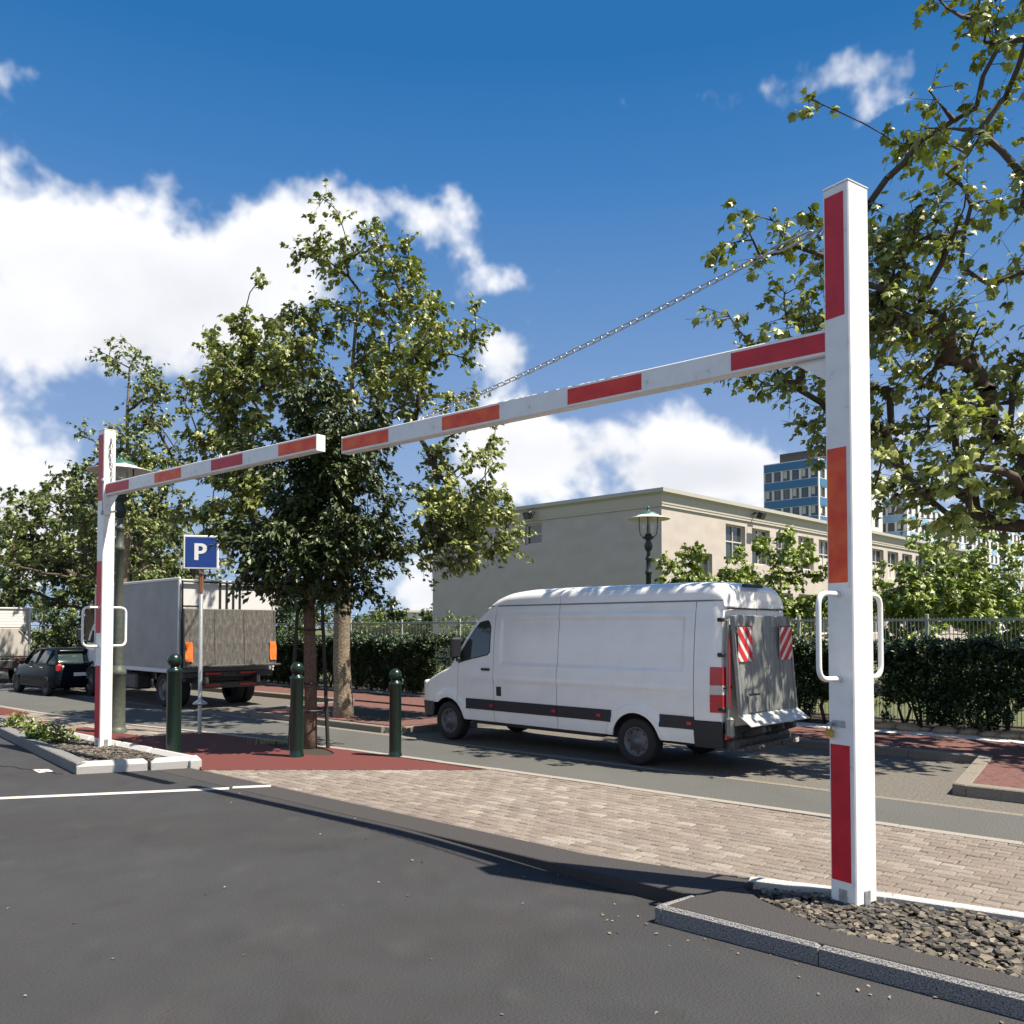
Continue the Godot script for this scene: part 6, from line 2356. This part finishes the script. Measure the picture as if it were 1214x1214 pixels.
func make_trees() -> void:
	var big := [plane_leaf(M.leaf, 0), plane_leaf(M.leaf, 1), plane_leaf(M.leaf, 2)]
	var oval := oval_leaf(M.leaf)
	var oval_dark := oval_leaf(M.leaf_dark)
	var plane_tints := [Color(0.105, 0.145, 0.032), Color(0.31, 0.335, 0.10)]  # leaf colours of both plane trees, dark to light
	# the airy plane tree across the road
	tree("plane_tree", "tall airy plane tree with mottled trunk across the road behind the small dark tree", at(-14.27, 10.86, 0.1), {seed = 3, trunk_r = 0.17, leader = 9.0, fork = 2.9, lean = Vector3(0.3, 0, 0),
		crowns = [[Vector3(0.1, 7.4, 0), Vector3(2.9, 2.9, 2.6)], [Vector3(-1.6, 6.0, 0.3), Vector3(1.9, 1.9, 1.9)], [Vector3(1.5, 5.4, 0.2), Vector3(2.0, 1.9, 1.9)], [Vector3(0.2, 9.3, 0), Vector3(1.4, 1.6, 1.3)], [Vector3(-2.7, 6.3, 0.2), Vector3(1.3, 1.5, 1.3)], [Vector3(-2.5, 4.9, 0.2), Vector3(1.3, 1.0, 1.2)], [Vector3(2.2, 3.9, 0.4), Vector3(1.4, 0.9, 1.2)], [Vector3(-1.9, 4.3, 0.0), Vector3(1.5, 1.1, 1.3)], [Vector3(-1.5, 7.7, 0.0), Vector3(1.3, 1.2, 1.2)], [Vector3(1.5, 7.4, 0.0), Vector3(1.4, 1.3, 1.2)]],
		count = 470, leaves = 44, spread = 0.42, size = 0.118, tints = plane_tints, leaf = big, bark = M.bark, gap = -0.01, twig_r = 0.010, shell = 0.36})
	# the small dense tree in the footway
	var small := tree("holm_oak", "small dense dark evergreen tree in the red footway with stakes round its trunk", at(-11.62, 8.18, -0.02), {seed = 8, trunk_r = 0.096, leader = 4.9, fork = 2.35,
		crowns = [[Vector3(0.12, 3.9, 0), Vector3(1.42, 1.75, 1.4)], [Vector3(0.2, 4.9, 0), Vector3(0.95, 1.1, 0.95)], [Vector3(-0.15, 3.1, 0.1), Vector3(1.15, 0.75, 1.1)], [Vector3(0.5, 3.2, 0.1), Vector3(1.15, 0.85, 1.1)]],
		count = 380, leaves = 75, spread = 0.34, size = 0.115, tints = [Color(0.018, 0.034, 0.011), Color(0.075, 0.11, 0.028)], leaf = oval_dark, bark = M.bark_red, gap = -0.32, shell = 0.5})
	for k in 3:
		var a: float = [0.3, 2.5, 4.5][k]
		var st := mb()
		tube(st, PackedVector3Array([Vector3(cos(a) * 0.34, -0.1, sin(a) * 0.34), Vector3(cos(a) * 0.21, 2.35, sin(a) * 0.21)]), PackedFloat32Array([0.032, 0.028]), 8)
		build("stake", st, M.stake, small)
	for y in [0.62, 1.05, 1.9]:
		var st := mb(true)
		var pts := PackedVector3Array()
		for k in 18:
			pts.append(Vector3(cos(TAU * k / 18) * (0.30 - y * 0.05), y, sin(TAU * k / 18) * (0.30 - y * 0.05)))
		tube(st, pts, PackedFloat32Array([0.016]), 6, true)
		build("tie", st, M.black_plastic, small)
	# the big tree at the right, its trunk just outside the picture
	var singles: Array = []
	for k in 4:
		var m: StandardMaterial3D = M.leaf.duplicate()
		m.vertex_color_use_as_albedo = false
		m.albedo_color = (plane_tints[0] as Color).lerp(plane_tints[1], (k + 0.5) / 4.0).linear_to_srgb()
		singles.append(plane_leaf(m, k % 2))
	tree("plane_tree", "large spreading plane tree at the right edge, its leaves behind the near barrier post", at(-1.3, 14.7, 0.11), {seed = 21, trunk_r = 0.26, leader = 9.5, fork = 3.4, lean = Vector3(-0.6, 0, 0.3),
		crowns = [[Vector3(-0.4, 8.4, -0.6), Vector3(4.6, 3.4, 3.0)], [Vector3(0.4, 8.2, -0.6), Vector3(4.4, 3.4, 3.0)], [Vector3(-2.6, 5.6, -0.3), Vector3(3.1, 2.0, 1.8)], [Vector3(-4.1, 6.5, -0.4), Vector3(2.1, 1.5, 1.4)], [Vector3(1.8, 6.4, -0.4), Vector3(3.2, 2.6, 2.8)], [Vector3(-2.6, 4.0, 0.2), Vector3(2.4, 1.2, 1.6)], [Vector3(-0.7, 10.6, -0.4), Vector3(3.4, 2.2, 2.6)]],
		count = 400, leaves = 27, spread = 0.5, size = 0.138, tints = plane_tints, leaf = big, bark = M.bark, gap = 0.09, twig_r = 0.010, shell = 0.36, singles = 300, single_meshes = singles})
	# trees along the far kerb at the left
	var mids := [Color(0.08, 0.12, 0.034), Color(0.24, 0.275, 0.09)]
	tree("street_tree", "tall slender tree with a pointed top behind the far barrier post", at(-27.4, 12.3, 0.1), {seed = 33, trunk_r = 0.2, leader = 10.4, fork = 2.6,
		crowns = [[Vector3(0, 8.8, 0), Vector3(1.3, 2.5, 1.3)], [Vector3(0.1, 7.6, 0), Vector3(1.7, 1.6, 1.6)], [Vector3(0.2, 5.6, 0), Vector3(2.9, 2.2, 2.7)], [Vector3(-1.6, 5.0, 0), Vector3(2.4, 1.9, 2.2)], [Vector3(1.5, 4.6, 0), Vector3(2.1, 1.6, 2.0)]],
		count = 300, leaves = 30, spread = 0.5, size = 0.135, tints = mids, leaf = big, bark = M.bark, gap = 0.02, shell = 0.36})
	tree("street_tree", "broad leafy tree at the left edge above the beige box van", at(-33.0, 13.6, 0.1), {seed = 41, trunk_r = 0.24, leader = 7.0, fork = 2.2,
		crowns = [[Vector3(0, 5.6, 0), Vector3(3.4, 2.6, 3.0)], [Vector3(-1.8, 4.4, 0), Vector3(2.6, 1.8, 2.4)], [Vector3(1.8, 4.0, 0), Vector3(2.4, 1.6, 2.2)]],
		count = 260, leaves = 40, spread = 0.55, size = 0.2, tints = [Color(0.04, 0.07, 0.02), Color(0.13, 0.165, 0.045)], leaf = big, bark = M.bark, gap = -0.25})
	# young trees inside the fence
	var fresh := [Color(0.10, 0.15, 0.025), Color(0.27, 0.33, 0.07)]
	for p in [[Vector3(5.5, 0.05, -25.2), 4.7, 51, "young bright green tree in front of the beige building, right of the lantern"], [Vector3(8.0, 0.05, -25.6), 4.9, 52, "young bright green tree before the beige building's windows, left of the near barrier post"], [Vector3(14.8, 0.05, -27.0), 6.0, 53, "bushy bright green tree at the right edge behind the mesh fence"], [Vector3(11.9, 0.05, -25.0), 4.6, 54, "bright green bushy tree just right of the near barrier post behind the fence"], [Vector3(17.8, 0.05, -26.5), 5.8, 55, "bright green tree outermost at the right behind the fence"]]:
		var h: float = p[1]
		tree("young_tree", p[3], p[0], {seed = p[2], trunk_r = 0.09, leader = h * 0.8, fork = 0.8, group = "young trees inside the fence",
			crowns = [[Vector3(0, h * 0.68, 0), Vector3(h * 0.33, h * 0.30, h * 0.33)], [Vector3(h * 0.12, h * 0.5, 0), Vector3(h * 0.36, h * 0.26, h * 0.34)], [Vector3(-h * 0.12, h * 0.42, 0), Vector3(h * 0.34, h * 0.26, h * 0.34)]],
			count = 150, leaves = 40, spread = 0.36, size = 0.16, tints = fresh, leaf = big, bark = M.bark, gap = -0.2})
	# shrubs and trees that close the view at the left
	for p in [[Vector3(-16.2, 0.05, -33.5), 3.3, 61, "rounded bright green shrub above the dark parked car"], [Vector3(-19.6, 0.05, -36.0), 4.2, 62, "dark leafy shrub behind the beige box van"], [Vector3(-8.6, 0.05, -31.0), 3.0, 63, "green shrub seen past the rear of the box truck"], [Vector3(-4.6, 0.05, -29.5), 2.6, 64, "green shrub behind the fence right of the plane trunk"], [Vector3(-1.8, 0.05, -33.0), 2.7, 65, "low green shrub at the foot of the beige gable"], [Vector3(-13.0, 0.05, -35.0), 3.4, 66, "green shrub hidden behind the box truck"]]:
		var h: float = p[1]
		tree("shrub", p[3], p[0], {seed = p[2], trunk_r = 0.06, leader = h * 0.6, fork = 0.3, group = "shrubs behind the fence",
			crowns = [[Vector3(0, h * 0.55, 0), Vector3(h * 0.42, h * 0.42, h * 0.42)], [Vector3(h * 0.3, h * 0.35, 0), Vector3(h * 0.4, h * 0.32, h * 0.4)], [Vector3(-h * 0.3, h * 0.35, 0), Vector3(h * 0.4, h * 0.32, h * 0.4)]],
			count = 120, leaves = 44, spread = 0.34, size = 0.13, tints = [Color(0.065, 0.11, 0.02), Color(0.18, 0.24, 0.055)], leaf = oval, bark = M.bark, gap = -0.3})
	var far := [Color(0.035, 0.06, 0.02), Color(0.09, 0.12, 0.04)]
	var k := 0
	for p in [[-34.0, -58.0, 8.0, "distant tree at the far left above the parked vehicles"], [-25.0, -62.0, 7.0, "distant tree behind the parked car"], [-17.0, -66.0, 6.0, "distant tree far behind the box truck"], [-8.5, -60.0, 4.2, "distant low tree seen left of the beige gable"], [-5.0, -56.0, 3.4, "distant low bush beside the beige gable"], [40.0, -60.0, 8.0, "distant tree at the far right behind the young trees"]]:
		var h: float = p[2]
		tree("distant_tree", p[3], Vector3(p[0], 0.0, p[1]), {seed = 70 + k, trunk_r = 0.2, leader = h * 0.8, fork = h * 0.15, group = "distant trees",
			crowns = [[Vector3(0, h * 0.6, 0), Vector3(h * 0.42, h * 0.4, h * 0.42)], [Vector3(h * 0.35, h * 0.4, 0), Vector3(h * 0.4, h * 0.3, h * 0.4)], [Vector3(-h * 0.35, h * 0.4, 0), Vector3(h * 0.4, h * 0.3, h * 0.4)]],
			count = 130, leaves = 40, spread = h * 0.11, size = 0.34, tints = far, leaf = oval, bark = M.bark, gap = -0.3})
		k += 1
